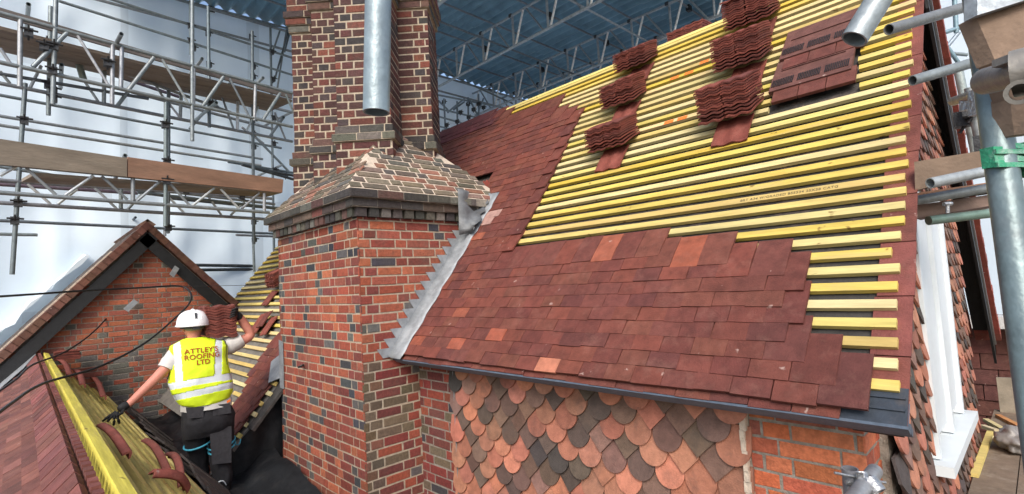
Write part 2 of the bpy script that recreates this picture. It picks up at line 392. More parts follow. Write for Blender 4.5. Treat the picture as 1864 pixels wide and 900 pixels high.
# rafters edge/soffit under the verge
mb = MB(); mb.box(RP(-.60, -.0, -.10), SU*.17, SV*(SMAX+.05), SN*.06, (.02, .02, .02)); mb.build('verge_rafter', M['black'], house)
# fascia and eaves tray
mb = MB()
mb.box(RP(-4.0, -.022, -.022), SU*3.602, SV*.012, SN*.046)
mb.box(RP(-4.0, -.008, -.002), SU*3.60, SV*.10, SN*.006)
mb.box(RP(-4.0, -.006, -.024), SU*3.60, SV*.03, SN*-.05)
mb.build('eaves_fascia', M['fascia'], house)
mb = MB(); mb.box(RP(-.66, -.008, .008), SU*.257, SV*.158, SN*.004); mb.build('eaves_tray', M['tray'], house)
mb = MB()
for hx in (.05, .10): mb.box(RP(-.66, hx, .012), SU*.25, SV*.012, SN*.008)
mb.build('eaves_vent_strip', M['tray'], house)

# ---- front wall: brick, hung tiles, pier
mb = MB(); mb.abox(-3.52, -1.095, YW, YW+.2, -5, -.70)
mb.abox(-4.05, -3.50, YW+.004, YW+.2, -5, -.56); mb.abox(-1.10, -.60, YW+.0, YW+.2, -5, -.60)
mb.abox(-.80, -.602, YW+.2, 3.06, -5, -.45)
mb.build('wall_mortar_bed', M['mortard'], house)
mb = MB(); bricks(mb, (-4.02, YW+.004, -3.1), (1, 0, 0), (0, 0, 1), (0, -1, 0), .50, 2.46, col_low, rng, bond=0)
mb.build('brick_wall', M['brick'], house)
mb = MB()
bricks(mb, (-1.085, YW, -2.2), (1, 0, 0), (0, 0, 1), (0, -1, 0), .485, 1.62, col_pier, rng, L=.26, gap=.013, bond=0)
bricks(mb, (-.602, YW-.004, -2.2), (0, 1, 0), (0, 0, 1), (1, 0, 0), .44, 1.70, col_pier, rng, L=.26, gap=.012, bond=1)
mb.build('brick_pier', M['brick'], house)
# shaped hung tiles: clubs (round) and arrowheads
HC = [(.36, .142, .092), (.40, .165, .105), (.32, .125, .083), (.35, .155, .10)]
HD = [(.09, .063, .052), (.115, .076, .060), (.15, .09, .068), (.065, .055, .05), (.20, .115, .088), (.14, .082, .064)]
def shaped_tile(mb, O, U, V, N, u, v, w_, club, col, tilt=.040, rng=rng, top=.20):
    # u,v = tip position; tile runs up from the tip
    h = w_/2-.002; pts = []
    if club:
        for i in range(13):
            a = math.pi*i/12; pts.append((-h*math.cos(a), h-h*math.sin(a)))
    else:
        pts = [(-h, h*1.02), (0, 0), (h, h*1.02)]
    if top < h+.012: return
    pts = pts+[(h, top), (-h, top)]
    rot = rng.uniform(-.03, .03); j = rng.uniform(0, .004); vs = []; n = len(pts)
    for sgn in (0, 1):
        for (a, b) in pts:
            a2, b2 = a*math.cos(rot)-b*math.sin(rot), a*math.sin(rot)+b*math.cos(rot)
            hh = max(.004, tilt*(1-b/.21))+j-(.013 if sgn else 0)+.004
            vs.append(O+U*(u+a2)+V*(v+b2)+N*hh)
    fs = [tuple(range(n)), tuple(range(n, 2*n))[::-1]]+[(i, n+i, n+(i+1) % n, (i+1) % n) for i in range(n)]
    if U.cross(V).dot(N) < 0: fs = [f[::-1] for f in fs]
    mb.quadset(vs, fs, col)
def hung(mb, O, U, V, N, umin, umax, v0, v1, gauge=.101, w_=.182, pat=None, clip=None, topf=None):
    r = 0; v = v0
    while v < v1:
        u = umin-w_+(w_/2 if r % 2 else 0); k = 0
        while u < umax+w_:
            if umin-.02 <= u <= umax+.02 and (clip is None or clip(u, v)):
                club = pat(r, k, rng); dk = rng.random()
                col = vary(rng, rng.choice(HC if dk < (.70 if club else .25) else HD), .22)
                shaped_tile(mb, O, U, V, N, u+rng.uniform(-.002, .002), v+rng.uniform(-.003, .003), w_, club, col, top=min(.20, topf(u, v)) if topf else .20)
            u += w_; k += 1
        v += gauge; r += 1
mb = MB()
hung(mb, V3((0, YW-.004, 0)), V3((1, 0, 0)), V3((0, 0, 1)), V3((0, -1, 0)), -3.44, -1.15, -1.079-.101*12, -.76,
     pat=lambda r, k, rg: (((k+r//2) // 2) % 2 == 0) if rg.random() < .6 else rg.random() < .75)
mb.build('hung_tiles', M['htile'], house)
mb = MB(); zz = -3.0; pts = []
while zz < -.70:
    mb.box((-1.118+rng.uniform(-.006, .004), YW-.036, zz), (.026+rng.uniform(-.004, .01), 0, 0), (0, .05, 0), (0, 0, .052), (.5, .45, .38)); zz += .05
mb.build('mortar_fillet', M['plug'], house)
mb = MB(); mb.prism([(-3.50, YW-.012, -3), (-3.50, YW-.012, -.72), (-3.475, YW-.03, -.72), (-3.475, YW-.03, -3)], (0, .012, 0)); mb.build('lead_soaker', M['lead'], house)

# ---- gable side wall (faces +X) with hung tiles, window and rear verge
XG = -.535; YG0, YG1 = 2.86, 6.25
def rake(y):  # height of roof underside at this y
    return min(ZE+(y-YE)*1.2217, RZ-(y-RY)*1.2217)-.12
WY0, WY1, WZ0, WZ1 = 3.74, 5.0, -1.14, .42
mb = MB()
poly = [(XG-.03, YG0, -6.9), (XG-.03, YG1, -6.9), (XG-.03, YG1, rake(YG1)), (XG-.03, RY, RZ-.14), (XG-.03, YG0, rake(YG0))]
mb.prism(poly, (-.04, 0, 0)); mb.build('gable_wall', M['mortard'], house)
mb = MB()
hung(mb, V3((XG-.012, 0, 0)), V3((0, 1, 0)), V3((0, 0, 1)), V3((1, 0, 0)), 2.9, 5.98, -3.1, 2.2,
     pat=lambda r, k, rg: (((k+r//2) // 2) % 2 == 0),
     clip=lambda u, v: v+.08 < rake(u) and not (WY0-.02 < u < WY1+.09 and WZ0-.10 < v < WZ1-.02),
     topf=lambda u, v: min(rake(u)-.02-v, (WZ0-.03-v) if (WY0-.1 < u < WY1+.1 and v < WZ0) else 9))
# bigger tiles just below right of the verge corner
mb.build('gable_hung_tiles', M['htile'], house)
mb = MB(); bricks(mb, (XG-.01, 6.04, -3.2), (0, 1, 0), (0, 0, 1), (1, 0, 0), .21, 3.7, lambda u, v, h_, r: vary(r, (.30, .11, .07), .2), rng, bond=1, inside=lambda a, b, l: -3.2+b < rake(6.04+a))
mb.build('gable_quoin', M['brick'], house)
mb = MB()      # rear verge: black barge board and soffit below a tiled edge
bo = V3((XG, RY+.05, RZ-.06))
mb.box(bo+V3((.085, 0, -.42)), (.02, 0, 0), BV*3.85, (0, 0, .36)); mb.box(bo+V3((-.05, 0, -.08)), (.14, 0, 0), BV*3.85, BN*.02)
mb.build('barge_board', M['black'], house)
mb = MB(); mb.box(bo+V3((.107, .0, -.26)), (.012, 0, 0), BV*3.8, BN*.02); mb.build('verge_cable', M['zinc'], house)
mb = MB(); s = 0
while s < 4.0:
    mb.box(bo+V3((-.05, 0, -.05))+BV*s, (.20+rng.uniform(-.004, .004), 0, 0), BV*.10, BN*.09, vary(rng, (.22, .055, .04), .15)); s += .101
mb.build('rear_verge_tiles', M['tile'], house)
# window with white surround
win = MB(); win.abox(XG-.10, XG-.075, WY0, WY1, WZ0, WZ1); win = win.build('window', M['glass'], house)
mb = MB()
for y, w_ in ((3.75, .06), (4.36, .075), (4.94, .06)): mb.abox(XG-.11, XG+.035, y, y+w_, WZ0+.006, WZ1)
mb.abox(XG-.105, XG+.030, WY0, WY1, WZ1-.07, WZ1-.003)
mb.abox(XG-.105, XG-.05, WY0+.01, WY1-.01, WZ0+.002, WZ0+.08)
mb.build('window_frame', M['white'], win)
mb = MB(); mb.abox(XG-.11, XG+.008, 3.815, 4.355, WZ0+.08, WZ1-.08); mb.abox(XG-.11, XG+.008, 4.44, 4.935, WZ0+.08, WZ1-.08); mb.build('window_sash', M['white'], win)
mb = MB(); mb.abox(XG-.06, XG+.10, 3.66, 5.10, WZ0-.06, WZ0-.002); mb.build('window_sill', M['white'], win)

# ---- lead flashing along the chimney
CX0, CX1, CY0, CY1 = -5.88, -4.02, 2.07, 3.69
fl = MB()
def zc(y): return ZE+(y-YE)*1.2217+.075     # crease on the chimney face
k = 0; zt = -.60
while zt < .62:
    z0, z1 = zt, zt+.081
    y0, y1 = YE+(z0-ZE-.075)/1.2217, YE+(z1-ZE-.075)/1.2217
    yt = y1-.20
    fl.prism([(CX1+.010, yt, z1), (CX1+.010, yt+.055, z0), (CX1+.010, y0+.02, z0), (CX1+.010, y1+.02, z1)], (.004, 0, 0))
    zt += .081
nn = 26; rows = [[] for _ in range(4)]
for i in range(nn+1):
    s = -.03+1.98*i/nn; wv = .012*math.sin(i*1.7)+.006*math.sin(i*3.1)
    for j, (dx, hh) in enumerate(((.012, .085), (.06, .066), (.13, .064), (.185+wv, .060))):
        rows[j].append(RP(CX1+dx, s, hh))
vs = [v for r in rows for v in r]; m_ = nn+1
fl.quadset(vs, [(j*m_+i, (j+1)*m_+i, (j+1)*m_+i+1, j*m_+i+1) for j in range(3) for i in range(nn)], smooth=True)
lf = fl.build('lead_flashing', M['lead'], house)
sm_ = lf.modifiers.new('thick', 'SOLIDIFY'); sm_.thickness = .003
# lead saddle at the top end of the flashing
mb = MB(); g_ = [[], [], [], []]
N_ = 8
def roofpt(x, y, h): return onP(x, y, SN, SN.dot(EO)+h)
for i in range(N_+1):
    f = i/N_
    A = onX(833+f*3, 344+f*84, -3.895); B = onX(848+f*6, 347+f*78, -3.90+.012*math.sin(i*2.2))
    Cc = roofpt(862, 352+f*68, .13+.012*math.sin(i*2)); D = roofpt(888-f*16+4*math.sin(i*2.1), 364+f*42, .085)
    for q, p in zip(g_, (A, B, Cc, D)): q.append(p)
vs = [v for r in g_ for v in r]; m_ = N_+1
mb.quadset(vs, [(j*m_+i, (j+1)*m_+i, (j+1)*m_+i+1, j*m_+i+1) for j in range(3) for i in range(N_)], smooth=True)
o = mb.build('lead_saddle', M['olead'], house); q = o.modifiers.new('t', 'SOLIDIFY'); q.thickness = .004
# slates stood in the hole behind the saddle
mb = MB()
for i in range(4): mb.box(RP(-4.32+.05*i, 2.02, .02), V3((.012, .0, 0)), V3((.03, .10, .10)), SN*.10, vary(rng, (.25, .06, .045), .1))
mb.build('slip_tiles', M['tile'], house)

# ================ CHIMNEY (part of the house) with shafts, cornice, weathering
crng = random.Random(11)
mb = MB(); mb.abox(CX0, CX1, CY0, CY1, -6.5, .70)
chim = mb.build('chimney', M['mortar'], house)
mb = MB()
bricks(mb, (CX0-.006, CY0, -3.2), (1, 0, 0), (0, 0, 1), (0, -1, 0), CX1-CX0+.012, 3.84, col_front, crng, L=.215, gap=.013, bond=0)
bricks(mb, (CX1, CY0-.006, -.62), (0, 1, 0), (0, 0, 1), (1, 0, 0), 1.2, 1.26, col_plain, crng, bond=0)
bricks(mb, (CX1, CY0-.006, -3.212), (0, 1, 0), (0, 0, 1), (1, 0, 0), .57, 2.592, col_corner, crng, bond=0)
bricks(mb, (CX0, CY0, -1.5), (0, 1, 0), (0, 0, 1), (-1, 0, 0), 1.6, 2.1, col_plain, crng, bond=0)
mb.build('chimney_brickwork', M['brick'], chim)
def tier(mb, bed, out, z0, z1, colf, L=.24, gauge=None):
    g2 = gauge or (z1-z0)
    x0, x1, y0, y1 = CX0-out, CX1+out, CY0-out, CY1+out
    bed.abox(x0+.004, x1-.004, y0+.004, y1-.004, z0, z1)
    for O, U, N, w_ in (((x0, y0+.004, z0), (1, 0, 0), (0, -1, 0), x1-x0), ((x1-.004, y0, z0), (0, 1, 0), (1, 0, 0), 1.35), ((x0+.004, y0, z0), (0, 1, 0), (-1, 0, 0), 1.5)):
        bricks(mb, O, U, (0, 0, 1), N, w_, z1-z0, colf, crng, gauge=g2, L=L, bond=2, gap=.008, proud=.005)
mb = MB(); bed = MB()
tier(mb, bed, .115, .775, .848, col_dark, .26)
tier(mb, bed, .078, .700, .772, lambda u, v, h, r: vary(r, r.choice([(.16, .05, .045), (.07, .05, .045), (.045, .04, .04), (.1, .07, .055)]), .2), .235)
mb.build('cornice', M['brickL'], chim)
bed.build('cornice_bed', M['mortard'], chim)
mb = MB()      # row of projecting dentil bricks
n_ = 17
for i in range(n_):
    x = CX0-.02+(CX1-CX0-.06)*i/(n_-1); mb.abox(x, x+.085, CY0-.045-crng.uniform(0, .012), CY0+.02, .622, .698, col_dark(0, 0, 0, crng))
for i in range(11):
    y = CY0-.03+.118*i; mb.abox(CX1-.02, CX1+.045+crng.uniform(0, .012), y, y+.088, .622, .698, col_dark(0, 0, 0, crng))
mb.build('dentil_course', M['brickL'], chim)
# weathering: brick slopes up to the shafts
zs = .85; o_ = .10; mW = 1.086; ang = math.atan(mW)
X0, X1, Y0, Y1 = CX0-o_, CX1+o_, CY0-o_, CY1+o_
hh = min(Y1-Y0, X1-X0)/2*mW*.92; i_ = hh/mW
bed = MB()
vs = [(X0, Y0, zs), (X1, Y0, zs), (X1, Y1, zs), (X0, Y1, zs), (X0+i_, Y0+i_, zs+hh), (X1-i_, Y0+i_, zs+hh), (X1-i_, Y1-i_, zs+hh), (X0+i_, Y1-i_, zs+hh)]
bed.quadset(vs, [(0, 1, 5, 4), (1, 2, 6, 5), (2, 3, 7, 6), (3, 0, 4, 7), (4, 5, 6, 7)])
bed.build('weathering_bed', M['plug'], chim)
mb = MB(); cv, sv = math.cos(ang), math.sin(ang); HL = hh/sv; W_ = X1-X0
ins = lambda w__: (lambda a, b, l: (b*cv+.02) < a < w__-(b*cv+.02))
bricks(mb, (X0, Y0, zs), (1, 0, 0), (0, cv, sv), (0, -sv, cv), W_, HL, col_weather, crng, gauge=.085, bond=0, gap=.022, proud=.009, inside=ins(W_))
bricks(mb, (X1, Y0, zs), (0, 1, 0), (-cv, 0, sv), (sv, 0, cv), Y1-Y0, HL, col_weather, crng, gauge=.085, bond=0, gap=.022, proud=.009, inside=ins(Y1-Y0))
mb.build('weathering', M['brickL'], chim)
# diagonal square shafts
dN = V3((1, -1, 0)).normalized(); dU = V3((1, 1, 0)).normalized(); ZU = V3((0, 0, 1))
SA = .53
def shaft(cx, cy):
    c0 = V3((cx, cy, 0)); bed = MB()
    def blk(a, z0, z1):
        bed.box(c0-dU*(a/2)+dN*(-a/2)+ZU*z0, dU*a, dN*a, ZU*(z1-z0))
    blk(SA-.006, .9, 3.9)
    sh = bed.build('chimney_shaft', M['mortar'], chim); mb = MB()
    def ring(a, z0, z1, colf, **kw):
        for N in (dN, dU, -dN, -dU):
            U = ZU.cross(N)
            bricks(mb, c0+N*(a/2-.003)-U*(a/2)+ZU*z0, U, ZU, N, a, z1-z0, colf, crng, **kw)
    ring(SA+.03, .96, 1.44, col_shaft, gauge=.08, bond=0, phase=0, gap=.017)
    ring(SA, 1.60, 3.00, col_shaft, gauge=.0815, bond=0, gap=.016)
    bd1, bd2 = MB(), MB()
    for a, z0, z1, f in ((SA+.03, .9, 1.44, 0), (SA+.085, 1.44, 1.52, 1), (SA+.035, 1.52, 1.60, 1), (SA+.05, 3.0, 3.08, 1), (SA+.09, 3.08, 3.16, 2), (SA+.13, 3.16, 3.24, 2), (SA+.07, 3.24, 3.9, 2)):
        (bd1 if z0 < 2 else bd2).box(c0-dU*(a/2-.004)+dN*(-a/2+.004)+ZU*(z0+.002), dU*(a-.008), dN*(a-.008), ZU*(z1-z0-.004))
        if f: ring(a, z0, z1, col_dark if f == 1 else col_shaft, gauge=.08, bond=2, gap=.011)
    bd1.build('shaft_plinth', M['mortar'], sh); bd2.build('shaft_cap', M['mortar'], sh)
    mb.build('shaft_brickwork', M['brickL'], sh)
for c_ in ((-4.67, 2.60), (-5.20, 2.595), (-5.81, 2.62), (-4.76, 3.155), (-5.33, 3.16)): shaft(*c_)
mb = MB(); p0 = onY(552, 664, CY0); mb.tube(p0+V3((.0, .02, 0)), p0+V3((.06, -.07, -.01)), .012, 8, (.08, .05, .04)); mb.tube(p0+V3((.03, -.02, 0)), p0+V3((.10, -.06, .01)), .008, 8, (.08, .05, .04))
mb.build('iron_stub', M['dsteel'], chim)

# ---- left stretch of the same slope, beyond the chimney
mb = MB()
for k in range(13):
    s = -1.28+GA*k
    nt_ = 3 if k < 7 else 4
    xr = -6.02 if k < 12 else -6.02
    if k in (0, 1): nt_ = 2
    sh_ = -.30*(max(0, k-3))/9
    for n in range(nt_):
        x = xr-TW*n+(TW/2 if k % 2 else 0)-.12+sh_*.4
        tile_slab(mb, x-TW, min(x, -6.03), s, rng, vary(rng, rng.choice(TC), .2))
mb.build('verge_tiles', M['tile'], house)
for k in range(44):
    s = -1.20+GA*1.25*k
    if s > 3.0: break
    batten(-10.4 if s > .25 else -10.4+3.5*min(1, (.25-s)/1.0), -6.0+(.03 if k % 2 else -.02), s, vary(rng, rng.choice(YB), .1))
mb = MB(); q = [RP(-6.45, -.28, .06), RP(-6.10, -.52, .06), RP(-5.86, -.42, .06), RP(-5.92, .12, .07), RP(-6.05, .10, .07)]
mb.prism(q, SN*.006); mb.prism([(-5.90, CY0-.012, -1.02), (-5.78, CY0-.012, -1.02), (-5.78, CY0-.012, -.52), (-5.90, CY0-.012, -.50)], (0, -.004, 0))
mb.build('lead_apron', M['lead'], house)
# black membrane hung below the verge
mb = MB(); nU, nV = 14, 12; vs = []
for i in range(nU+1):
    y = 1.15+(2.12-1.15)*i/nU
    zt = ZE+(y-YE)*1.2217-.03
    for j in range(nV+1):
        f = j/nV; vs.append((-5.995+.05*noise.noise(V3((y*3, f*3, 1)))+.10*f*f+.02*math.sin(y*22+f*4), y, zt-f*1.9))
mb.quadset(vs, [(i*(nV+1)+j, i*(nV+1)+j+1, (i+1)*(nV+1)+j+1, (i+1)*(nV+1)+j) for i in range(nU) for j in range(nV)], smooth=True)
mb.build('hanging_membrane', M['memb'], house)
mb = MB(); mb.box((-6.2, 1.1, -5), (.15, 0, 0), (0, 1.0, 0), (0, 0, 3.2)); mb.build('side_wall', M['rubble'], house)

# ================================================================ LEFT GABLE WING
XL = -9.95; AY, AZ = 1.45, 1.25; ML, MR = 1.13, 1.06
wing = empty('gable_wing', (XL, AY, -7), 'brick gable with grey diamond patterning and black barge boards at the far left', 'house wing')
mb = MB()
def gz(y): return AZ-(AY-y)*ML if y < AY else AZ-(y-AY)*MR
mb.prism([(XL-.01, -2.6, -6), (XL-.01, 4.0, -6), (XL-.01, 4.0, gz(4.0)), (XL-.01, AY, AZ-.02), (XL-.01, -2.6, gz(-2.6))], (-.3, 0, 0))
mb.build('wall', M['mortard'], wing)
grng = random.Random(3)
mb = MB(); bricks(mb, (XL-.008, -.65, -2.3), (0, 1, 0), (0, 0, 1), (1, 0, 0), 4.2, 3.5, col_gable, grng, gauge=.081, L=.25, inside=lambda a, b, l: -2.3+b+.04 < gz(-.65+a)-.18)
mb.build('brickwork', M['brick'], wing)
DL = V3((0, -1, -ML)).normalized(); NL = V3((0, -ML, 1)).normalized(); DR = V3((0, 1, -MR)).normalized(); NR = V3((0, MR, 1)).normalized()
ap = V3((XL, AY, AZ))
mb = MB()
for Dn, Nn, ln in ((DL, NL, 4.6), (DR, NR, 1.95)):
    mb.box(ap+V3((.10, 0, 0))-Nn*.28, (.03, 0, 0), Dn*ln, Nn*.165); mb.box(ap+V3((-.1, 0, 0))-Nn*.08, (.22, 0, 0), Dn*ln, Nn*.02)
mb.build('barge_board', M['black'], wing)
mb = MB()
for Dn, Nn, ln in ((DL, NL, 4.7), (DR, NR, 2.0)):
    s = 0
    while s < ln:
        x = XL+(.165 if Dn is DL else .160)
        while x > XL-3.2:
            c = vary(grng, (.12, .055, .04), .25)
            if Dn is DL and x < XL-.1: c = vary(grng, (.085, .07, .062), .25)
            mb.box(V3((x-.19, AY, AZ))+Dn*s-Nn*(.085 if x > XL+.1 else .05)+Nn*grng.uniform(0, .006), (.186, 0, 0), Dn*.112, Nn*(.10 if x > XL+.1 else .065), c); x -= .19
        s += .104
mb.build('roof_tiles', M['tile'], wing)
mb = MB(); x = XL+.17
while x > XL-3: mb.box((x-.3, AY-.11, AZ-.03), (.29, 0, 0), (0, .11, .085), (0, .03, -.03), vary(grng, (.2, .12, .085), .2)); mb.box((x-.3, AY+.0, AZ+.055), (.29, 0, 0), (0, .11, -.085), (0, -.03, -.03), vary(grng, (.2, .12, .085), .2)); x -= .3
mb.build('ridge_tiles', M['tile'], wing)
mb = MB()
for i in range(26):
    p = ap+DL*(.62+i*.105)+V3((-.02-.006*i, 0, 0))+NL*.020; mb.box(p, (-.05-.03*grng.random(), 0, 0), DL*.10, NL*.02, (.7, .68, .63))
mb.build('mortar_line', M['plug'], wing)
for (px_, py_, s_) in ((243, 545, 1), (318, 484, .6)):
    p = onX(px_, py_, XL+.15); m = MB(); m.box(p, (.03, 0, 0), (0, -.13*s_, -.14), (0, .06, -.05)); m.build('bracket', M['lead'], wing)

# ================================================================ LOW ROOF, front left
LY, LZ = .2, -.66; mF, mBk = 1.0, .90
low = empty('low_ridge_roof', (-6, LY, -7), 'lower roof at left, red tiles on its near slope and bare battens beyond', 'roof')
FV = V3((0, -1, -mF)).normalized(); FN = V3((0, -mF, 1)).normalized(); KV = V3((0, 1, -mBk)).normalized(); KN = V3((0, mBk, 1)).normalized()
mb = MB(); mb.prism([(-9.9, LY, LZ-.07), (-1.2, LY, LZ-.07), (-1.2, LY-2, LZ-.07-2*mF), (-9.9, LY-2, LZ-.07-2*mF)], (0, 0, -.05)); mb.prism([(-9.9, LY, LZ-.075), (-1.2, LY, LZ-.075), (-1.2, LY+.80, LZ-.075-.80*mBk), (-9.9, LY+.80, LZ-.075-.80*mBk)], (0, 0, -.05))
mb.build('underlay', M['felt'], low)
lr = random.Random(8); mb = MB()
for k in range(20):
    x = -1.3+(.09 if k % 2 else 0)
    while x > -9.85:
        c = vary(lr, lr.choice([(.15, .056, .044), (.13, .047, .038), (.18, .068, .052), (.115, .043, .036), (.21, .085, .065)]), .13)
        o0 = V3((x-.176, LY, LZ))+FV*(.02+k*.10); lift = .022+lr.uniform(0, .004)
        vs = [o0+FN*(-.02), o0+V3((.174, 0, 0))+FN*(-.02), o0+V3((.174, 0, 0))+FV*.125+FN*lift, o0+FV*.125+FN*lift]
        vs += [v-FN*.014 for v in vs]; vs += []
        fs = [(0, 3, 2, 1), (4, 5, 6, 7), (0, 1, 5, 4), (1, 2, 6, 5), (2, 3, 7, 6), (3, 0, 4, 7)]
        mb.quadset([*vs], fs, c); x -= .178
mb.build('roof_tiles', M['tile'], low)
mb = MB(); x = -1.3      # top course: tile heads with nibs along the apex
while x > -9.8:
    c = vary(lr, (.15, .05, .042), .25)
    mb.box(V3((x-.17, LY-.02, LZ-.015)), (.158, 0, 0), FV*.13, FN*.03, c)
    mb.box(V3((x-.15, LY-.018, LZ-.0)), (.05, 0, 0), (0, .03, .0), (0, 0, .022), c); mb.box(V3((x-.07, LY-.018, LZ-.0)), (.05, 0, 0), (0, .03, .0), (0, 0, .022), c); x -= .176
mb.build('top_course', M['tile'], low)
for k in range(10):
    s = .055+k*.104; m = MB(); col = (.84, .75, .13) if k == 0 else vary(lr, lr.choice([(.64, .53, .17), (.68, .57, .22), (.58, .46, .14)]), .1)
    wv = .040
    if k == 0: m.box((-9.75, LY+.035, LZ-.07), (8.4, 0, 0), (0, .05, -.02), (0, .008, .098), (.66, .57, .10)); m.build('batten', M['batten'], low); continue
    m.box(V3((-9.75+.05*lr.random(), LY, LZ))+KV*s-KN*.07, (8.4, 0, 0), KV*wv, KN*(.045 if k else .05), col); m.build('batten', M['batten'], low)
mb = MB()      # stepped lead where the slope meets the gable
st = [(0, 708), (0, 664), (14, 664), (17, 653), (34, 652), (30, 641), (56, 638), (66, 645), (44, 670)]
mb.prism([onP(x, y, V3((0, -mF, 1)), -mF*LY+LZ+.05) for x, y in st], FN*.006); mb.build('stepped_flashing', M['lead'], low)
# valley: dark boards and felt
mb = MB(); vn = random.Random(2); nx, ny = 90, 22; vs = []
for i in range(nx+1):
    x = -10.0+7.2*i/nx; zf = -1.86-(0 if x < -5.6 else (x+5.6)*.22)
    for j in range(ny+1):
        y = .93+(2.0-.93)*j/ny; ff = j/ny
        z = zf+max(0, .30-ff)*1.5+max(0, ff-.62)*.5+.05*noise.noise(V3((x*2.2, y*5, 0)))+.03*noise.noise(V3((x*6+y*3, y*9, 4)))
        if x > -5.95 and y > 2.0: z = zf
        vs.append((x, y, z))
mb.quadset(vs, [(i*(ny+1)+j, (i+1)*(ny+1)+j, (i+1)*(ny+1)+j+1, i*(ny+1)+j+1) for i in range(nx) for j in range(ny)], smooth=True)
mb.build('valley_lining', M['memb'], low)
mb = MB()
for i in range(22):
    x = -9.7+i*.33+vn.uniform(-.05, .05); 
    if x > -3.2: break
    y = 1.0+vn.uniform(-.02, .10); z0 = -1.45 if x < -5.6 else -1.45-(x+5.6)*.05
    mb.box((x, y, z0), (.42, vn.uniform(-.05, .05), vn.uniform(-.02, .02)), (.02, .30, -.34), (0, .012, .012), vary(vn, (.06, .045, .038), .3))
mb.build('valley_slates', M['rubble'], low)
for (x, y, z) in ((-7.6, 1.45, -1.72), (-8.4, 1.5, -1.6), (-9.2, 1.35, -1.55), (-6.9, 1.65, -1.7)):
    pass

# ================================================================ TILE STACKS
def tile_mesh(name, wavy=True, L=.262, W=.186, T=.0122):
    m = MB(); nx_, ny_ = 12, 3; top = []; bot = []
    for j in range(ny_+1):
        for i in range(nx_+1):
            u = i/nx_; v = j/ny_
            z = (.0055*math.sin(u*2*math.pi*2.0+.6) if wavy else 0)+.005*math.sin(v*math.pi)
            x = (u-.5)*W; y = v*L+(.003*math.sin(u*13) if j == 0 else 0)
            top.append((x, y, z+T)); bot.append((x, y, z))
    vs = top+bot; n = (nx_+1)*(ny_+1); st_ = nx_+1; fs = []
    for j in range(ny_):
        for i in range(nx_):
            a = j*st_+i; fs.append((a, a+1, a+st_+1, a+st_)); fs.append((n+a, n+a+st_, n+a+st_+1, n+a+1))
    for i in range(nx_): fs.append((i, n+i, n+i+1, i+1)); a = ny_*st_+i; fs.append((a, a+1, n+a+1, n+a))
    for j in range(ny_): a = j*st_; fs.append((a, a+st_, n+a+st_, n+a)); a += nx_; fs.append((a, n+a, n+a+st_, a+st_))
    cols = {}
    m.quadset(vs, fs, (.20, .055, .042)); me_o = m.build(name, M['tile']); me = me_o.data; bpy.data.objects.remove(me_o); return me
TME = []
for i, c in enumerate([(.17, .046, .034), (.145, .040, .030), (.19, .052, .038), (.12, .036, .029)]):
    me = tile_mesh('roof_tile'); ca = me.color_attributes['Col']; ca.data.foreach_set('color', list((*c, 1.0))*len(ca.data)); TME.append(me)
def frame(O, X, Y, Z):
    return Matrix(((X.x, Y.x, Z.x, O.x), (X.y, Y.y, Z.y, O.y), (X.z, Y.z, Z.z, O.z), (0, 0, 0, 1)))
srng = random.Random(21)
def loose_tile(O, X, Y, Z, label, group=None, sc=1.0, name='clay_tile'):
    o = bpy.data.objects.new(name, srng.choice(TME)); C.objects.link(o)
    o.matrix_world = frame(O, X, Y, Z) @ Matrix.Scale(sc, 4); return tag(o, label, 'roof tile', group)
def stack(x, s, label, n=10, cols=2, X=SU, flat=24, O=None, pitch=.0172, lift=.02, jit=.006, W=.196, A0=30, back=1):
    for c in range(cols):
        tl = srng.uniform(-.05, .05); P = (RP(x, s+.262, lift) if O is None else V3(O)); nn = n+(srng.choice((0, 1)) if c else 0)
        for k in range(nn):
            th = R_(A0+(flat-A0)*min(1, (k+.3)/3)); Yd = V3((0, math.cos(th)*back, math.sin(th))); Zd = V3((0, -math.sin(th)*back, math.cos(th)))
            a = srng.uniform(-.03, .03)+tl; X2 = (X*math.cos(a)+Yd*math.sin(a)).normalized(); Y2 = Zd.cross(X2)
            P = P+V3((0, -.10*back, 1))*pitch*1.04
            loose_tile(P-Yd*.262+X*(W*c+srng.uniform(-jit, jit))+Yd*srng.uniform(-.012, .012), X2, Y2, Zd, label, 'tiles of one stack: '+label)
def hang(x, s, label, W=1.36):
    o = loose_tile(RP(x, s, .034), SU, SV, SN, label); o.scale = (W, 1.05, 1.0)
spots = [  # x (left column centre), s, n, label of stack, label of hung tile
    (-2.62, 2.17, 9, 'tile in the lowest stack of the left column, above the small orange marks', 'single flat tile hung under the lowest stack of the left column'),
    (-2.74, 2.83, 9, 'tile in the middle stack of the left column on the battens', 'single flat tile hung under the middle stack of the left column'),
    (-2.82, 3.46, 8, 'tile in the stack of the left column highest below the ridge', 'single flat tile between the two upper stacks of the left column'),
    (-1.58, 2.14, 12, 'tile in the lowest stack of the right column, left of the vent tiles', 'single flat tile hung under the lowest stack of the right column'),
    (-1.62, 2.80, 12, 'tile in the middle stack of the right column on the battens', 'single flat tile between the lower two stacks of the right column'),
    (-1.66, 3.42, 12, 'tile in the topmost stack of the right column at the frame top', 'single flat tile between the upper two stacks of the right column'),
]
for i, (x, s, n, la, lb) in enumerate(spots):
    stack(x, s-.10, la, n+1); hang(x+.13+.02*(i % 3), s-.245, lb)
# stacks hung on the back slope, showing over the ridge
stack(0, 0, 'tile in the stack showing over the ridge between the two columns', 12, O=V3((-2.42, RY+.30, RZ-.06)), flat=6, A0=10)
stack(0, 0, 'tile in the low stack just right of the stack over the ridge', 8, O=V3((-2.02, RY+.34, RZ-.06)), flat=6, A0=10, cols=1)
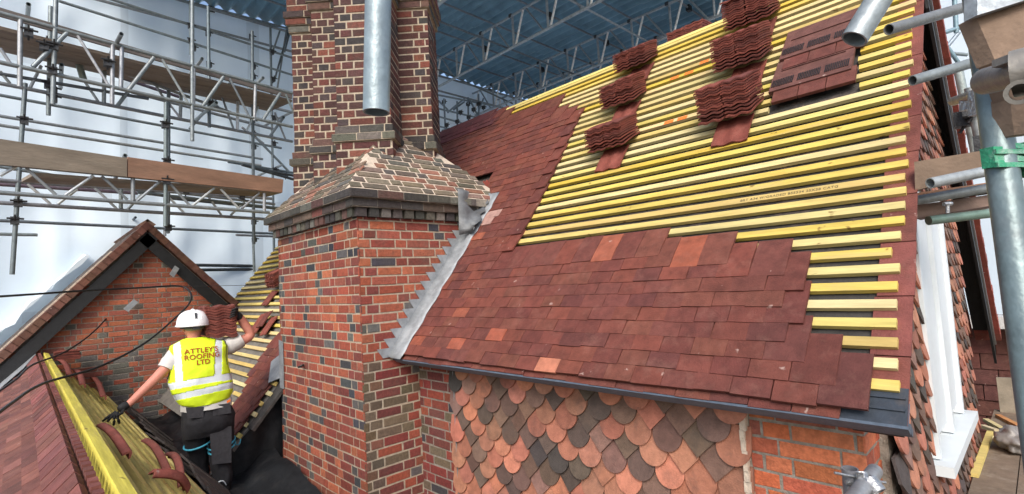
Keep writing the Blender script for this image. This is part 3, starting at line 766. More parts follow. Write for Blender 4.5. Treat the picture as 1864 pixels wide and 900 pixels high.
# stacks on the left stretch
for x, s, n, la, lb in ((-8.25, 1.62, 12, 'tile in the upper distant stack against the chimney edge, left roof', None),
                        (-8.45, .80, 11, 'tile in the lower left distant stack beside the chimney edge', 'flat tile under the lower left distant stack'),
                        (-7.80, .86, 12, 'tile in the lower right distant stack touching the chimney edge', 'flat tile under the lower right distant stack')):
    stack(x, s, la, n)
    if lb: hang(x+.1, s-.24, lb)
for i in range(6):
    loose_tile(RP(-8.0+.13*i+srng.uniform(-.03, .03), .15-.05*(i % 3), .04+.018*(i % 4)), (SU+SV*.2).normalized(), (SV-SU*.2).normalized(), SN, 'loose tile fanned out on the far battens right of the worker', 'loose fanned tiles beside the worker')
# stack laid on the low roof by the gable
stack(0, 0, 'tile in the flat stack at the foot of the diamond patterned gable', 6, O=V3((-9.70, LY+.42, LZ-.10)), flat=0, A0=0, cols=2)

# ---- vent tile panels
def vent_panel(x0, x1, s, label, h=.075):
    r = empty('vent_tile_panel', RP((x0+x1)/2, s), label, 'vent tile', 'ventilation tile panels')
    m = MB(); c = (.115, .050, .042)
    # tapered body
    L_ = .40
    def q(x, ss, hh): return RP(x, s+ss, hh)
    m.prism([q(x0, 0, .04), q(x0, 0, h), q(x0, L_, .05), q(x0, L_, .04)], SU*(x1-x0), c)
    m.box(q(x0+.05, .235, .0625), SU*(x1-x0-.10), SV*.008, SN*.006, vary(rng, c, .1))
    m.build('panel_body', M['tile'], r)
    n = 3; wd = (x1-x0)/n
    for i in range(n):
        g = MB(); gx = x0+wd*i+.012
        for k in range(13):
            xx = gx+k*(wd-.03)/12.5
            hz = h-.0015-.0*k; g.prism([q(xx, .045, h-.0018), q(xx, .13, h-.007), q(xx, .13, h-.002), q(xx, .045, h+.0030)], SU*.0055)
        g.build('vent_grille', M['black'], r)
    for i in range(n):
        g = MB(); c2 = vary(rng, (.12, .038, .030), .1)
        g.box(q(x0+wd*i+.003+.03, -.12, .042), SU*(wd-.006), SV*.16, SN*.022, c2); g.build('lower_tile', M['tile'], r)
vent_panel(-1.245, -.745, 2.33, 'lower red vent tile panel with three slotted grilles on the battens')
vent_panel(-1.23, -.72, 2.71, 'upper red vent tile panel with slotted grilles behind the tube end')

# ---- curved hip tiles on low roof battens
def curved_tile(p0, p1, bow, label, wv=.05):
    m = MB(); p0, p1 = V3(p0), V3(p1); d = (p1-p0); L_ = d.length; d.normalize(); side = d.cross(KN).normalized(); n = 9; vs = []
    for i in range(n+1):
        f = i/n; c = p0+d*(L_*f)+KN*(.035+bow*math.sin(f*math.pi))+side*.02*math.sin(f*3)
        for (a, b) in ((-wv, 0), (-wv*.5, .022), (0, .03), (wv*.5, .022), (wv, 0), (wv*.9, -.012), (0, .014), (-wv*.9, -.012)): vs.append(c+side*a*(1-.3*f)+KN*b)
    m.quadset(vs, [(i*8+k, i*8+(k+1) % 8, (i+1)*8+(k+1) % 8, (i+1)*8+k) for i in range(n) for k in range(8)], (.22, .06, .045), True)
    m.quadset(vs, [tuple(range(8))[::-1], tuple(range(n*8, n*8+8))], (.25, .07, .05))
    return tag(m.build('hip_tile', M['tile']), label, 'hip tile', 'curved clay hip tiles on the battens')
def kp(x, y): return onP(x, y, V3((0, mBk, 1)), mBk*LY+LZ)
curved_tile(kp(176, 787), kp(222, 842), .02, 'curved clay hip tile lying alone in the middle of the near battens', .03)
curved_tile(kp(256, 812), kp(296, 872), .03, 'curved clay hip tile leaning up behind the forked pair', .024)
curved_tile(kp(296, 838), kp(322, 900), .05, 'upright curved hip tile right of the pair at the bottom edge', .022)
curved_tile(kp(266, 876), kp(330, 905), .035, 'curved hip tile lying crosswise at the bottom edge on the battens', .03)
curved_tile(kp(100, 662), kp(122, 690), .05, 'curved hip tile nearest the gable on the far end of the battens', .05)
curved_tile(kp(128, 680), kp(146, 708), .05, 'second curved hip tile from the gable on the battens', .05)
curved_tile(kp(160, 690), kp(184, 730), .05, 'curved hip tile in the shade above the glove, far battens', .05)

# ================================================================ LEFT SCAFFOLD
DS = V3((-.198, .98, 0)).normalized(); NS = V3((DS.y, -DS.x, 0))   # NS points to +X side
def planeS(d): return NS, NS.dot(V3((-7.97, 1.385, 0)))-d
PF = planeS(0); PF2 = planeS(.75); PB = planeS(2.7)
def SP(x, y, pl): return onP(x, y, pl[0], pl[1])
G = [(.17, .205, .22), (.22, .255, .27), (.13, .16, .18), (.28, .31, .33)]
scr = random.Random(17)
scf = empty('scaffold', SP(302, 420, PF)*1.0, 'galvanised tube scaffold with lattice beams in front of the white sheeting, left side', 'scaffold')
def T(name, a, b, r=.0245, col=None, parent=None, n=10, wall=None):
    m = MB(); m.tube(a, b, r, n, col or vary(scr, scr.choice(G), .1), wall=wall); return m.build(name, M['galv'], parent)
def tubes(name, L, pl, r=.0245, parent=scf):
    for x0, y0, x1, y1 in L: T(name, SP(x0, y0, pl), SP(x1, y1, pl), r, parent=parent)
def fitting(p, parent=scf, s=1.0):
    m = MB(); m.box(p-V3((.04, .04, .045))*s, (.08*s, 0, 0), (0, .08*s, 0), (0, 0, .09*s)); m.tube(p-DS*.07*s+V3((.05*s, 0, .02)), p+DS*.08*s+V3((.05*s, 0, .02)), .012*s, 6); m.tube(p+V3((-.02, 0, -.08*s)), p+V3((.08*s, 0, .06*s)), .010*s, 6)
    return m.build('coupler', M['dsteel'], parent)
def lattice(top, bot, webs, pl, parent=scf, verts=()):
    m = MB(); c = vary(scr, (.25, .28, .30), .1)
    m.tube(SP(*top[:2], pl), SP(*top[2:], pl), .0245, 10, c); m.tube(SP(*bot[:2], pl), SP(*bot[2:], pl), .0245, 10, c)
    for x0, y0, x1, y1, rr in webs: m.tube(SP(x0, y0, pl), SP(x1, y1, pl), rr, 8, vary(scr, scr.choice([(.50, .54, .56), (.24, .27, .29), (.31, .34, .36)]), .1))
    return m.build('lattice_beam', M['galv'], parent)
a, b = .024, .017
lattice((-40, 13, 532, 170), (-40, 105, 532, 231),
        [(37, 35, 36, 158, a), (122, 60, 60, 122, a), (0, 88, 18, 115, b), (140, 63, 197, 155, b), (205, 80, 204, 190, a), (222, 85, 220, 162, a), (280, 105, 233, 165, a), (295, 108, 342, 187, b), (353, 125, 352, 192, a), (407, 140, 368, 195, a), (418, 143, 455, 215, b), (465, 155, 463, 220, a), (510, 170, 478, 220, a), (520, 172, 537, 210, b)], PF)
lattice((-40, 60, 532, 205), (-40, 144, 532, 258),
        [(0, 130, 18, 152, b), (75, 120, 55, 160, b), (155, 150, 182, 190, b), (190, 128, 189, 192, a), (235, 165, 212, 195, a), (275, 142, 300, 182, b), (305, 185, 330, 218, b), (330, 165, 328, 215, a), (400, 165, 425, 235, b), (433, 180, 432, 238, a), (470, 195, 448, 240, b), (500, 205, 520, 255, b)], PF2)
lattice((-40, 294, 492, 347), (-40, 348, 490, 387),
        [(0, 320, 28, 304, b), (47, 306, 102, 355, b), (170, 320, 118, 356, b), (185, 321, 232, 364, b), (242, 325, 242, 366, a), (292, 330, 248, 367, b), (307, 332, 345, 374, b), (390, 343, 350, 375, b), (402, 345, 435, 380, b), (472, 352, 440, 380, b), (481, 352, 481, 385, a)], PF)
lattice((-40, 326, 495, 362), (-40, 367, 495, 400),
        [(50, 335, 92, 372, b), (140, 345, 105, 372, b), (170, 340, 212, 380, b), (262, 350, 232, 382, b), (300, 352, 335, 388, b), (375, 352, 405, 395, b), (448, 365, 420, 392, b), (220, 345, 220, 380, a)], PF2)
tubes('ledger', [(107, 2, 545, 141), (190, -5, 545, 110), (-40, 166, 512, 270), (-40, 205, 478, 290), (-40, 222, 475, 302), (-40, 400, 505, 426), (415, 295, 540, 316), (430, 428, 505, 431), (-30, 426, 68, 428), (300, -8, 545, 58)], PB)
tubes('ledger', [(-40, 128, 270, 180), (-20, 300, 250, 345), (240, 341, 500, 372), (250, 350, 530, 382), (50, 70, 330, 172), (330, 172, 420, 205)], PF2, .022)
for x0, y0, x1, y1, c in ((-30, 328, 182, 338, (.08, .22, .34)), (182, 338, 250, 343, (.25, .18, .2)), (-30, 334, 250, 352, (.16, .12, .15)), (250, 350, 420, 372, (.08, .09, .1)), (300, 360, 505, 380, (.09, .1, .11)), (50, 90, 240, 120, (.12, .13, .14)), (95, 100, 330, 178, (.10, .08, .11)), (240, 168, 500, 236, (.2, .22, .24)), (440, 300, 545, 330, (.06, .07, .08)), (470, 308, 545, 322, (.07, .08, .09))):
    T('ledger', SP(x0, y0, planeS(1.6)), SP(x1, y1, planeS(1.6)), .026, c, scf)
tubes('standard', [(102, -12, 96, 190), (302, 187, 301, 412), (350, -12, 350, 257)], PF)
tubes('standard', [(92, 12, 88, 210), (307, 165, 306, 425), (379, 12, 381, 232), (459, 57, 462, 445), (46, 152, 22, 500)], PF2)
tubes('standard', [(492, 45, 499, 470), (346, -8, 347, 100), (461, 440, 463, 495), (300, 430, 302, 300)], PB)
tubes('brace', [(440, 232, 480, 262), (465, 250, 527, 314), (345, 235, 420, 150), (360, 150, 405, 205), (470, 320, 515, 300), (480, 230, 540, 200)], PB)
for x0, y0, x1, y1, D0, D1 in ((48, 55, 52, 8, 7.2, 6.2), (185, 130, 221, 62, 7.6, 6.2), (330, 155, 368, 107, 8.4, 7.3), (440, 175, 479, 142, 9.2, 8.3), (110, 160, 112, 118, 7, 6.3), (208, 330, 228, 283, 7.2, 6.5), (340, 352, 371, 326, 8.2, 7.4), (436, 360, 480, 338, 9.2, 8.3), (352, 222, 394, 187, 8.6, 7.4), (490, 250, 516, 214, 9.6, 8.6)):
    T('transom', dep(x0, y0, D0), dep(x1, y1, D1), parent=scf, n=12, wall=.004)
for x, y, pl in ((52, 60, PF), (85, 78, PF2), (98, 85, PF), (96, 130, PF), (80, 85, PF), (88, 155, PF2), (97, 165, PF2), (97, 180, PF2), (145, 105, PF2), (196, 115, PF), (347, 48, PB), (347, 75, PB), (352, 88, PB), (379, 62, PB), (381, 118, PB), (458, 68, PB), (461, 122, PB), (461, 140, PB), (495, 95, PB), (497, 145, PB), (497, 165, PB), (332, 150, PF2), (345, 158, PF2), (385, 190, PF2), (460, 222, PB), (462, 245, PB), (462, 268, PB), (498, 215, PB), (498, 262, PB), (301, 228, PF), (304, 295, PF), (303, 330, PF), (44, 220, PF2), (33, 370, PF2), (27, 402, PF2), (462, 352, PB), (462, 405, PB), (463, 437, PB), (500, 310, PB), (520, 320, PB), (338, 348, PF2), (440, 358, PF2), (306, 415, PF2)):
    fitting(SP(x, y, pl))
# swivel clamp mid picture
T('brace', SP(140, 105, PF2), SP(152, 145, PF2), .04, (.22, .26, .24), scf)
# boards
def board_px(name, q, thick, pl, label, col, group=None):
    m = MB(); P = [SP(x, y, pl) for x, y in q]; m.prism(P, -NS*thick, col)
    return tag(m.build(name, M['board']), label, 'scaffold board', group)
board_px('scaffold_board', [(-40, 247), (231, 288), (231, 322), (-40, 296)], .04, planeS(-.06), 'pale weathered toe board left of the paired scaffold tubes', (.22, .185, .145))
board_px('scaffold_board', [(233, 286), (516, 327), (514, 351), (233, 322)], .04, planeS(-.055), 'orange brown toe board ending beside the chimney', (.27, .155, .105))
for i in range(3):
    p = PF2[1]; m = MB(); A = SP(-40, 36, planeS(.35+.24*i)); B = SP(532, 183, planeS(.35+.24*i)); A.z = SP(-40, 30, planeS(.4)).z; B.z = A.z+(B.z-A.z)*.0+.0
    A = SP(-40, 44, planeS(.20)); B = SP(532, 186, planeS(.20)); A = A-NS*.235*i; B = B-NS*.235*i
    m.box(A, B-A, -NS*.225, V3((0, 0, .04)), (.24, .19, .15))
    tag(m.build('scaffold_board', M['board']), ('front', 'middle', 'rear')[i]+' plank of the high walkway above the upper lattice beam', 'scaffold board', 'planks of the high walkway')
board_px('scaffold_board', [(-40, 2), (532, 172), (532, 180), (-40, 18)], .03, planeS(.12), 'dark narrow board edging the high walkway', (.15, .13, .12))
m = MB()
for i in range(2): A = SP(60, 320, planeS(.10)); B = SP(512, 352, planeS(.10)); m.box(A-NS*.24*i, B-A, -NS*.225, V3((0, 0, .038)), (.25, .21, .17))
tag(m.build('scaffold_board', M['board']), 'low walkway planks behind the orange brown toe board', 'scaffold board')
# crossed tubes above the gable, dark tubes right of it
crs = empty('crossed_tubes', dep(230, 405, 10.8), 'two crossed scaffold tubes sticking up behind the gable peak', 'scaffold tubes')
T('tube', dep(216, 398, 10.6), dep(238, 418, 11.2), parent=crs, wall=.004); T('tube', dep(247, 396, 10.5), dep(160, 470, 12), parent=crs, wall=.004)
for y0, y1, la in ((483, 485, 'upper'), (492, 490, 'lower')):
    tag(T('scaffold_tube', dep(355, y0, 11.0), dep(500, y1, 12.6), .035, (.05, .055, .06)), la+' of two dark horizontal tubes between the gable and the chimney', 'scaffold tube', 'dark tubes right of the gable')

# ================================================================ SHEETING AND TEMPORARY ROOF
def sheet(name, P0, U, w_, z0, z1, N, label, nu=90, nv=30, amp=.10):
    m = MB(); vs = []
    for i in range(nu+1):
        for j in range(nv+1):
            u = w_*i/nu; z = z0+(z1-z0)*j/nv
            d = amp*(noise.noise(V3((u*.7, z*.5, 3)))+.4*noise.noise(V3((u*2.1, z*1.3, 7))))+.05*math.sin(u*math.pi)**8
            vs.append(V3(P0)+U*u+V3((0, 0, z))+N*d)
    for i in range(nu):
        u = w_*(i+.5)/nu
        for j in range(nv):
            z = z0+(z1-z0)*(j+.5)/nv; k = 1.0 if (u % 2.6) > .22 else .86
            if (z-.4*math.sin(u*.4)) % 2.4 < .10: k *= .88
            a_ = i*(nv+1)+j; m.f.append([a_, a_+nv+1, a_+nv+2, a_+1]); m.c.append((.78*k, .89*k, .97*k)); m.sm.append(True)
    m.v = [tuple(v) for v in vs]
    o = m.build(name, M['sheet']); return tag(o, label, 'sheeting')
SX = -12.9
sheet('plastic_sheeting', V3((-13.0, -9, 0)), V3((0, 1, 0)), 34, -6.9, 6.75, V3((1, 0, 0)), 'white translucent plastic sheeting hung behind the left scaffold', 260, 70, amp=.16)
sheet('plastic_sheeting', V3((-8, 12.5, 0)), V3((1, 0, 0)), 16, -6.9, 5.8, V3((0, -1, 0)), 'white plastic sheeting beyond the ridge at the far right', 60, 20)
# crumpled sheet over the back of the gable roof
m = MB(); vs = []
for i in range(21):
    for j in range(9):
        p = V3((-13.6+1.0*j/8, AY-.5-2.6*i/20, AZ-.32-2.6*ML*i/20)); p += NL*(.02+.10*noise.noise(V3((i*.7, j*.9, 0)))+.10*(1-j/8))
        vs.append(p)
m.quadset(vs, [(i*9+j, (i+1)*9+j, (i+1)*9+j+1, i*9+j+1) for i in range(20) for j in range(8)], (.8, .88, .94), smooth=True)
tag(m.build('crumpled_sheet', M['sheet']), 'crumpled end of white sheeting lying on the back of the gable roof', 'sheeting')

troof = empty('temporary_roof', (-8, 6, 6.5), 'temporary corrugated metal roof on lattice trusses overhead', 'temporary roof')
TDv = V3((-.995, .10, 0)).normalized()
def zcl(x): return 6.65-.03*(x+13)
# corrugated sheets: waves run across Y, sheets lapped along X
m = MB(); xs = [-13.0, -11.6, -9.8, -8.0, -6.2, -4.4, -2.6]
ny = 460; y0_, y1_ = .4, 22.0
for k in range(len(xs)-1):
    vs = []
    for i in range(ny+1):
        y = y0_+(y1_-y0_)*i/ny; zz = .06*math.sin(y*2*math.pi/.30)
        for xx in (xs[k]-.12, xs[k+1]): vs.append((xx, y, zcl(xx)+.25+zz+(.05 if xx == xs[k+1] else 0)))
    m.quadset(vs, [(2*i, 2*i+1, 2*i+3, 2*i+2) for i in range(ny)], smooth=True)
m.build('corrugated_sheeting', M['corr'], troof)
for k in range(9):
    x = -13.1+k*1.25; T('purlin', (x, -2, zcl(x)+.14), (x, 20.5, zcl(x)+.14), .026, (.22, .25, .28), troof)
    for y in (3.2, 5.4, 7.4, 9.6, 12):
        if k % 2 == 0:
            mm = MB(); mm.box((x-.05, y-.07, zcl(x)+.06), (.1, 0, 0), (0, .14, 0), (0, 0, .14)); mm.build('purlin_clip', M['dsteel'], troof)
def truss(pa, pb, h=.78, ext=(0, 0)):
    # pa,pb pixel points on the bottom chord
    A = onZ(*pa, zcl(-9)-h-.05); B = onZ(*pb, zcl(-7)-h-.05); d = (B-A).normalized(); A = A-d*ext[0]; B = B+d*ext[1]; L_ = (B-A).length
    m = MB(); c = (.48, .52, .55); Hh = V3((0, 0, h)); m.tube(A, B, .034, 10, c); m.tube(A+Hh, B+Hh, .032, 10, c)
    n = int(L_/1.05); st = L_/n
    for i in range(n):
        p = A+d*(st*i); m.tube(p+d*.05, p+d*.05+Hh, .030, 8, c); m.tube(p+d*(st*.92), p+d*(st*.45)+Hh, .024, 8, (.36, .40, .43)); m.tube(p+d*(st*.10), p+d*(st*.38)+Hh, .026, 8, (.97, .98, .98))
        m.box(p+Hh-V3((.04, .04, .03)), (.08, 0, 0), (0, .08, 0), (0, 0, .08), (.1, .1, .1))
    m.build('truss', M['galv'], troof); return A, B
t1 = truss((791, 162), (1096, 0), ext=(3.5, 3)); t2 = truss((905, 194), (1311, 28), ext=(5.5, 3)); t0 = truss((780, 24), (806, 3), ext=(6, 3))
t3 = truss((905, 222), (1280, 92), ext=(5.5, 3))
for (a0, b0) in (((791, 36), (1047, 136)), ((791, 124), (905, 176)), ((1050, 7), (1190, 82))):
    A = onZ(*a0, 5.75); B = onZ(*b0, 5.75); T('tie_tube', A-(B-A)*.4, B+(B-A)*.3, parent=troof)
# eaves ledger and far lattice
for y_, z_ in ((0, 6.45), (0, 6.15), (0, 5.2)):
    pass
T('eaves_tube', (-12.75, .4, 6.62), (-12.75, 21, 6.62), .035, (.28, .31, .33), troof); T('eaves_tube', (-12.6, -6, 6.05), (-12.6, 21, 6.05), .03, (.28, .31, .33), troof)
for x0, y0, x1, y1 in ((505, 160, 522, 52), (510, 55, 498, 90), (528, 45, 500, 145), (530, 50, 518, 95)):
    T('eaves_strut', SP(x0, y0, planeS(3.5)), SP(x1, y1, planeS(3.5)), .02, parent=troof)
# scaffold seen between chimney and roof
far = empty('far_scaffold', dep(850, 240, 14), 'distant scaffold seen through the gap between chimney and tiled roof', 'scaffold')
for x0, y0, x1, y1 in ((808, 180, 812, 262), (798, 200, 800, 262), (852, 178, 853, 230), (832, 185, 833, 240), (871, 172, 872, 222), (789, 196, 900, 222), (790, 228, 860, 246), (790, 172, 915, 196), (792, 178, 815, 200), (845, 180, 815, 205), (855, 182, 872, 215), (880, 180, 868, 212), (790, 210, 880, 236), (805, 238, 818, 234), (826, 200, 845, 186)):
    T('tube', dep(x0, y0, 14), dep(x1, y1, 14.8), .026, (.22, .28, .33), far, 8)
for x, y in ((808, 186), (832, 222), (852, 190), (853, 214), (871, 190), (813, 228), (838, 205), (862, 200), (880, 196)): fitting(dep(x, y, 14.2), far, 1.0)

# ================================================================ RIGHT SIDE SCAFFOLD
rs = empty('near_scaffold', (-.05, 1.0, -7), 'near scaffold upright at the right edge with green and grey couplers', 'scaffold')
PA, PBt = dep(1772, -60, 1.16), dep(1888, 760, .90)
PA, PBt = PA+(PA-PBt)*1.3, PBt+(PBt-PA)*.6
T('standard', PA, PBt, .0265, (.15, .20, .21), rs, 24)
def clamp(p, axis, r, wd, mt, parent, name='coupler'):
    m = MB(); ax = V3(axis).normalized(); m.tube(p-ax*wd/2, p+ax*wd/2, r*1.22, 20, wall=r*.2)
    u = ax.orthogonal().normalized(); m.tube(p+u*r*1.3-ax*wd*.1, p+u*r*1.9-ax*wd*.1, .009, 6)
    return m.build(name, mt, parent)
pg = dep(1830, 290, 1.04); axp = (PBt-PA).normalized()
gc = MB(); 
for dz in (-.014, .014): gc.tube(pg+axp*(dz-.006), pg+axp*(dz+.006), .0325, 20, wall=.006)
lv = -r2; gc.box(pg+lv*.028-axp*.022-fwd*.03, lv*.022, axp*.044, fwd*.03)
for dz in (-.014, .012): gc.box(pg+lv*.05+axp*dz*1.1-fwd*.035, -lv*.075, axp*.010, fwd*.008)
gc.box(pg-lv*.028-axp*.035-fwd*.036, -lv*.018, axp*.075, fwd*.05)
gc.build('green_coupler', M['green'], rs)
gp = MB(); gp.box(pg-lv*.044-axp*.030-fwd*.034, -lv*.10, axp*.072, fwd*.04, (.5, .5, .5)); gp.build('coupler_plate', M['galv'], rs)
gn = MB()
for dz in (-.016, .010): gn.tube(pg-lv*.02+axp*dz-fwd*.038, pg-lv*.062+axp*dz-fwd*.038, .0045, 8)
gn.build('coupler_bolt', M['dsteel'], rs)
# stub tube with cast coupler, upper right
s0, s1 = dep(1795, 148, .92), dep(1872, 128, .80); s1 = s1+(s1-s0)*4; T('stub_tube', s0, s1, .0235, (.20, .19, .19), rs, 24, wall=.004)
cc = MB(); cc.tube(dep(1842, 136, .80), dep(1885, 126, .78), .036, 24, (.24, .225, .20), wall=.008); cc.tube(dep(1856, 168, .79), dep(1856, 168, .755), .018, 16, (.22, .21, .19), wall=.006); cc.box(dep(1838, 112, .80), r2*.05, d2*-.012, fwd*.03, (.22, .2, .18)); cc.build('cast_coupler', M['galv'], rs)
cl = MB(); q0 = dep(1775, 178, 1.25); cl.tube(dep(1735, 185, 1.35), dep(1795, 165, 1.2), .012, 10); cl.box(dep(1765, 172, 1.27), r2*.045, d2*.035, fwd*.03); cl.box(dep(1782, 160, 1.2), r2*.04, d2*.06, fwd*.03); cl.build('wing_coupler', M['zinc'], rs)
# timber at the top right corner
m = MB(); P = [dep(1776, 30, 1.02), dep(1900, -8, .95), dep(1900, 110, .92), dep(1812, 112, .98)]; m.prism(P, fwd*.04, (.24, .165, .115)); P = [dep(1838, 175, 1.0), dep(1900, 160, .95), dep(1900, 240, .95), dep(1846, 246, 1.0)]; m.prism(P, fwd*.04, (.20, .14, .10))
m.prism([dep(1809, 108, 1.0), dep(1905, 105, .96), dep(1905, 165, .96), dep(1838, 180, 1.0)], fwd*.035, (.16, .11, .08))
tag(m.build('plywood_sheet', M['board']), 'brown timber sheet clamped behind the stub tube in the top right corner', 'timber board')
m = MB(); m.prism([dep(1779, 28, 1.0), dep(1900, -10, .94), dep(1900, -40, .94), dep(1779, -30, 1.0)], fwd*.03, (.45, .5, .54)); tag(m.build('metal_deck', M['galv']), 'grey metal deck edge above the brown timber sheet', 'metal deck')
# tubes crossing over
tag(T('scaffold_tube', dep(1618, 54, 2.3), dep(1775, 8, 2.45)*2-dep(1618, 54, 2.3), .0245, (.20, .21, .21), wall=.004, n=20), 'dark tube whose cut end overlaps the battens near the top right', 'scaffold tube')
tag(T('scaffold_tube', dep(1661, 147, 2.45), dep(1800, 106, 2.5)*2-dep(1661, 147, 2.45), .0245, (.22, .25, .26), wall=.004, n=20), 'grey tube ending at the red verge below the darker tube', 'scaffold tube')
tag(T('scaffold_tube', dep(1555, 72, 1.12), dep(1800, -330, 1.1), .0265, (.27, .31, .33), wall=.004, n=28), 'thick pale tube end slanting down over the vent tiles', 'scaffold tube')
tag(T('scaffold_tube', dep(685, 205, 1.02), dep(685, 205, 1.02)+V3((0, 0, 1.6))+r2*.085, .0262, (.24, .30, .33), wall=.0038, n=32), 'thick pale tube hanging in front of the chimney', 'scaffold tube')
for x0, y0, x1, y1, D, rr in ((1722, 30, 1722, 300, 5.6, .03),):
    pass
bs = empty('background_tubes', dep(1745, 200, 5), 'scaffold tubes and coupler behind the verge at the right', 'scaffold')
for x0, y0, x1, y1, D, c in ((1745, 130, 1778, 290, 3.2, (.36, .42, .42)), (1764, 160, 1790, 292, 3.0, (.3, .33, .34)), (1737, -10, 1741, 60, 6, (.2, .3, .35)), (1705, 95, 1760, 100, 7, (.25, .3, .32)), (1722, 190, 1765, 178, 6, (.3, .33, .35)), (1725, 212, 1765, 205, 6, (.3, .33, .35)), (1718, 60, 1765, 45, 6, (.2, .3, .35)), (1720, 80, 1745, 115, 6.5, (.2, .3, .35)), (1740, 245, 1775, 238, 5, (.3, .28, .26)), (1712, 100, 1745, 60, 6.5, (.25, .3, .35))):
    T('tube', dep(x0, y0, D), dep(x1, y1, D), .0245, c, bs)
fitting(dep(1768, 198, 3.0), bs); fitting(dep(1752, 218, 3.1), bs); fitting(dep(1790, 262, 2.9), bs)
# ledger boards crossing the gable above the window
def quad_px(q, D, thick, col, label, nm='scaffold_board', grp=None, mt='board'):
    m = MB(); m.prism([dep(x, y, d_) for (x, y), d_ in zip(q, D)], V3((0, thick, 0)), col); return tag(m.build(nm, M[mt]), label, 'scaffold board', grp)
quad_px([(1664, 295), (1815, 270), (1815, 310), (1666, 347)], (2.5, 2.55, 2.55, 2.5), .04, (.17, .12, .085), 'uppermost dark plank crossing the gable above the window')
quad_px([(1665, 352), (1815, 330), (1815, 346), (1665, 366)], (2.7, 2.75, 2.75, 2.7), .2, (.30, .17, .11), 'thin orange edged plank under the short pale tube')
quad_px([(1665, 374), (1820, 352), (1820, 372), (1665, 398)], (2.75, 2.8, 2.8, 2.75), .2, (.20, .14, .115), 'lowest plank just above the white window')
tag(T('scaffold_tube', dep(1693, 334, 2.42), dep(1815, 308, 2.45), .0255, (.32, .35, .36), wall=.004, n=20), 'short pale tube below the uppermost dark plank', 'scaffold tube')
tag(T('scaffold_tube', dep(1664, 366, 2.62), dep(1815, 340, 2.65), .0245, (.2, .22, .22), n=16), 'dark tube between the planks above the window', 'scaffold tube')
tag(T('scaffold_tube', dep(1690, 402, 2.7), dep(1825, 386, 2.7), .0245, (.16, .24, .2), n=16), 'greenish tube just over the white window head', 'scaffold tube')
cb = MB(); cb.tube(dep(1725, 368, 2.38), dep(1725, 388, 2.38), .008, 8); cb.tube(dep(1718, 372, 2.38), dep(1732, 371, 2.38), .010, 8); tag(cb.build('clamp_bolt', M['zinc']), 'small clamp bolt hanging under the planks above the window', 'bolt')
# deck, offcuts, bag
DZ = -1.62
dk = empty('walkway_deck', (0, 5, DZ-.04), 'dusty boarded walkway beside the gable, lower right', 'walkway')
for i in range(7):
    m = MB(); x = -.50+.235*i; m.abox(x, x+.228, 2.2, 7.4, DZ-.045, DZ-.001*(i % 2)); m.build('deck_board', M['deck'], dk)
def stick(a, b, label, col=(.58, .46, .16), r=(.045, .03), z=DZ):
    A, B = onZ(*a, z+.003), onZ(*b, z+.003); d = (B-A).normalized(); s = d.cross(V3((0, 0, 1))); m = MB(); m.box(A, B-A, s*r[0], V3((0, 0, r[1])), col)
    return tag(m.build('timber_offcut', M['batten']), label, 'timber offcut', 'timber offcuts on the walkway')
stick((1767, 868), (1797, 790), 'long yellow batten offcut lying against the hung tiles on the walkway')
stick((1793, 779), (1820, 788), 'short pale offcut at the far end of the yellow batten', (.5, .42, .28))
stick((1800, 768), (1850, 796), 'pale batten offcut pointing at the plastic bag', (.5, .42, .22))
stick((1822, 760), (1870, 785), 'orange brown offcut farthest along the walkway', (.45, .20, .08))
stick((1806, 796), (1828, 799), 'tiny wood sliver on the boards beside the bag', (.6, .55, .4), (.03, .01))
bm = bmesh.new(); bmesh.ops.create_icosphere(bm, subdivisions=4, radius=1.0)
bp = onZ(1852, 822, DZ)+V3((0, 0, .09))
for v in bm.verts:
    n_ = noise.noise(v.co*2.2+V3((5, 1, 2)))*.35+abs(noise.noise(v.co*5))*.25; v.co = v.co*(1+n_); v.co = V3((v.co.x*.12, v.co.y*.17, max(v.co.z*.095, -.088)))+bp
me = bpy.data.meshes.new('plastic_bag'); bm.to_mesh(me); bm.free(); me.materials.append(M['bag'])
for p in me.polygons: p.use_smooth = True
o = bpy.data.objects.new('plastic_bag', me); C.objects.link(o); tag(o, 'crumpled clear plastic bag on the walkway at the right edge', 'plastic bag')
# back building seen past the gable
bk = empty('back_building', (0, 8.6, -7), 'dark tile-hung wall glimpsed beyond the gable between scaffold tubes', 'building')
m = MB(); br = random.Random(4)
m2 = MB(); m2.abox(-1.2, 3, 8.62, 8.9, -6.9, -.75); m2.build('wall', M['rubble'], bk)
for k in range(12):
    x = -1.1+(.15 if k % 2 else 0)
    while x < 1.4: m.box((x, 8.56, -3.1+.19*k), (.29, 0, 0), (0, .05, .02), (0, .02, .20), vary(br, (.10, .038, .032), .2)); x += .30
m.build('wall_tiles', M['tile'], bk)
m = MB(); m.abox(-.9, 1.5, 8.2, 8.5, -.86, -.72); m.build('board_shelf', M['board'], bk)
m = MB(); m.box((-.45, 7.3, -1.62), (.9, .3, 0), (0, .04, 0), (0, 0, .35), (.2, .17, .13)); tag(m.build('end_board', M['board']), 'upright board closing the far end of the walkway', 'scaffold board')
m = MB(); vs = []
for i in range(9):
    for j in range(13): vs.append(V3((.02+.26*i/8+.04*math.sin(j*.9), 8.3+.1*math.sin(i*1.9)+.06*math.sin(j*1.1), -2.0+.95*j/12)))
m.quadset(vs, [(i*13+j, (i+1)*13+j, (i+1)*13+j+1, i*13+j+1) for i in range(8) for j in range(12)], (.5, .5, .12), True)
o = m.build('yellow_sack', M['batten']); tag(o, 'yellow crumpled sack hanging beside the dark tiled wall', 'sack'); q = o.modifiers.new('t', 'SOLIDIFY'); q.thickness = .05
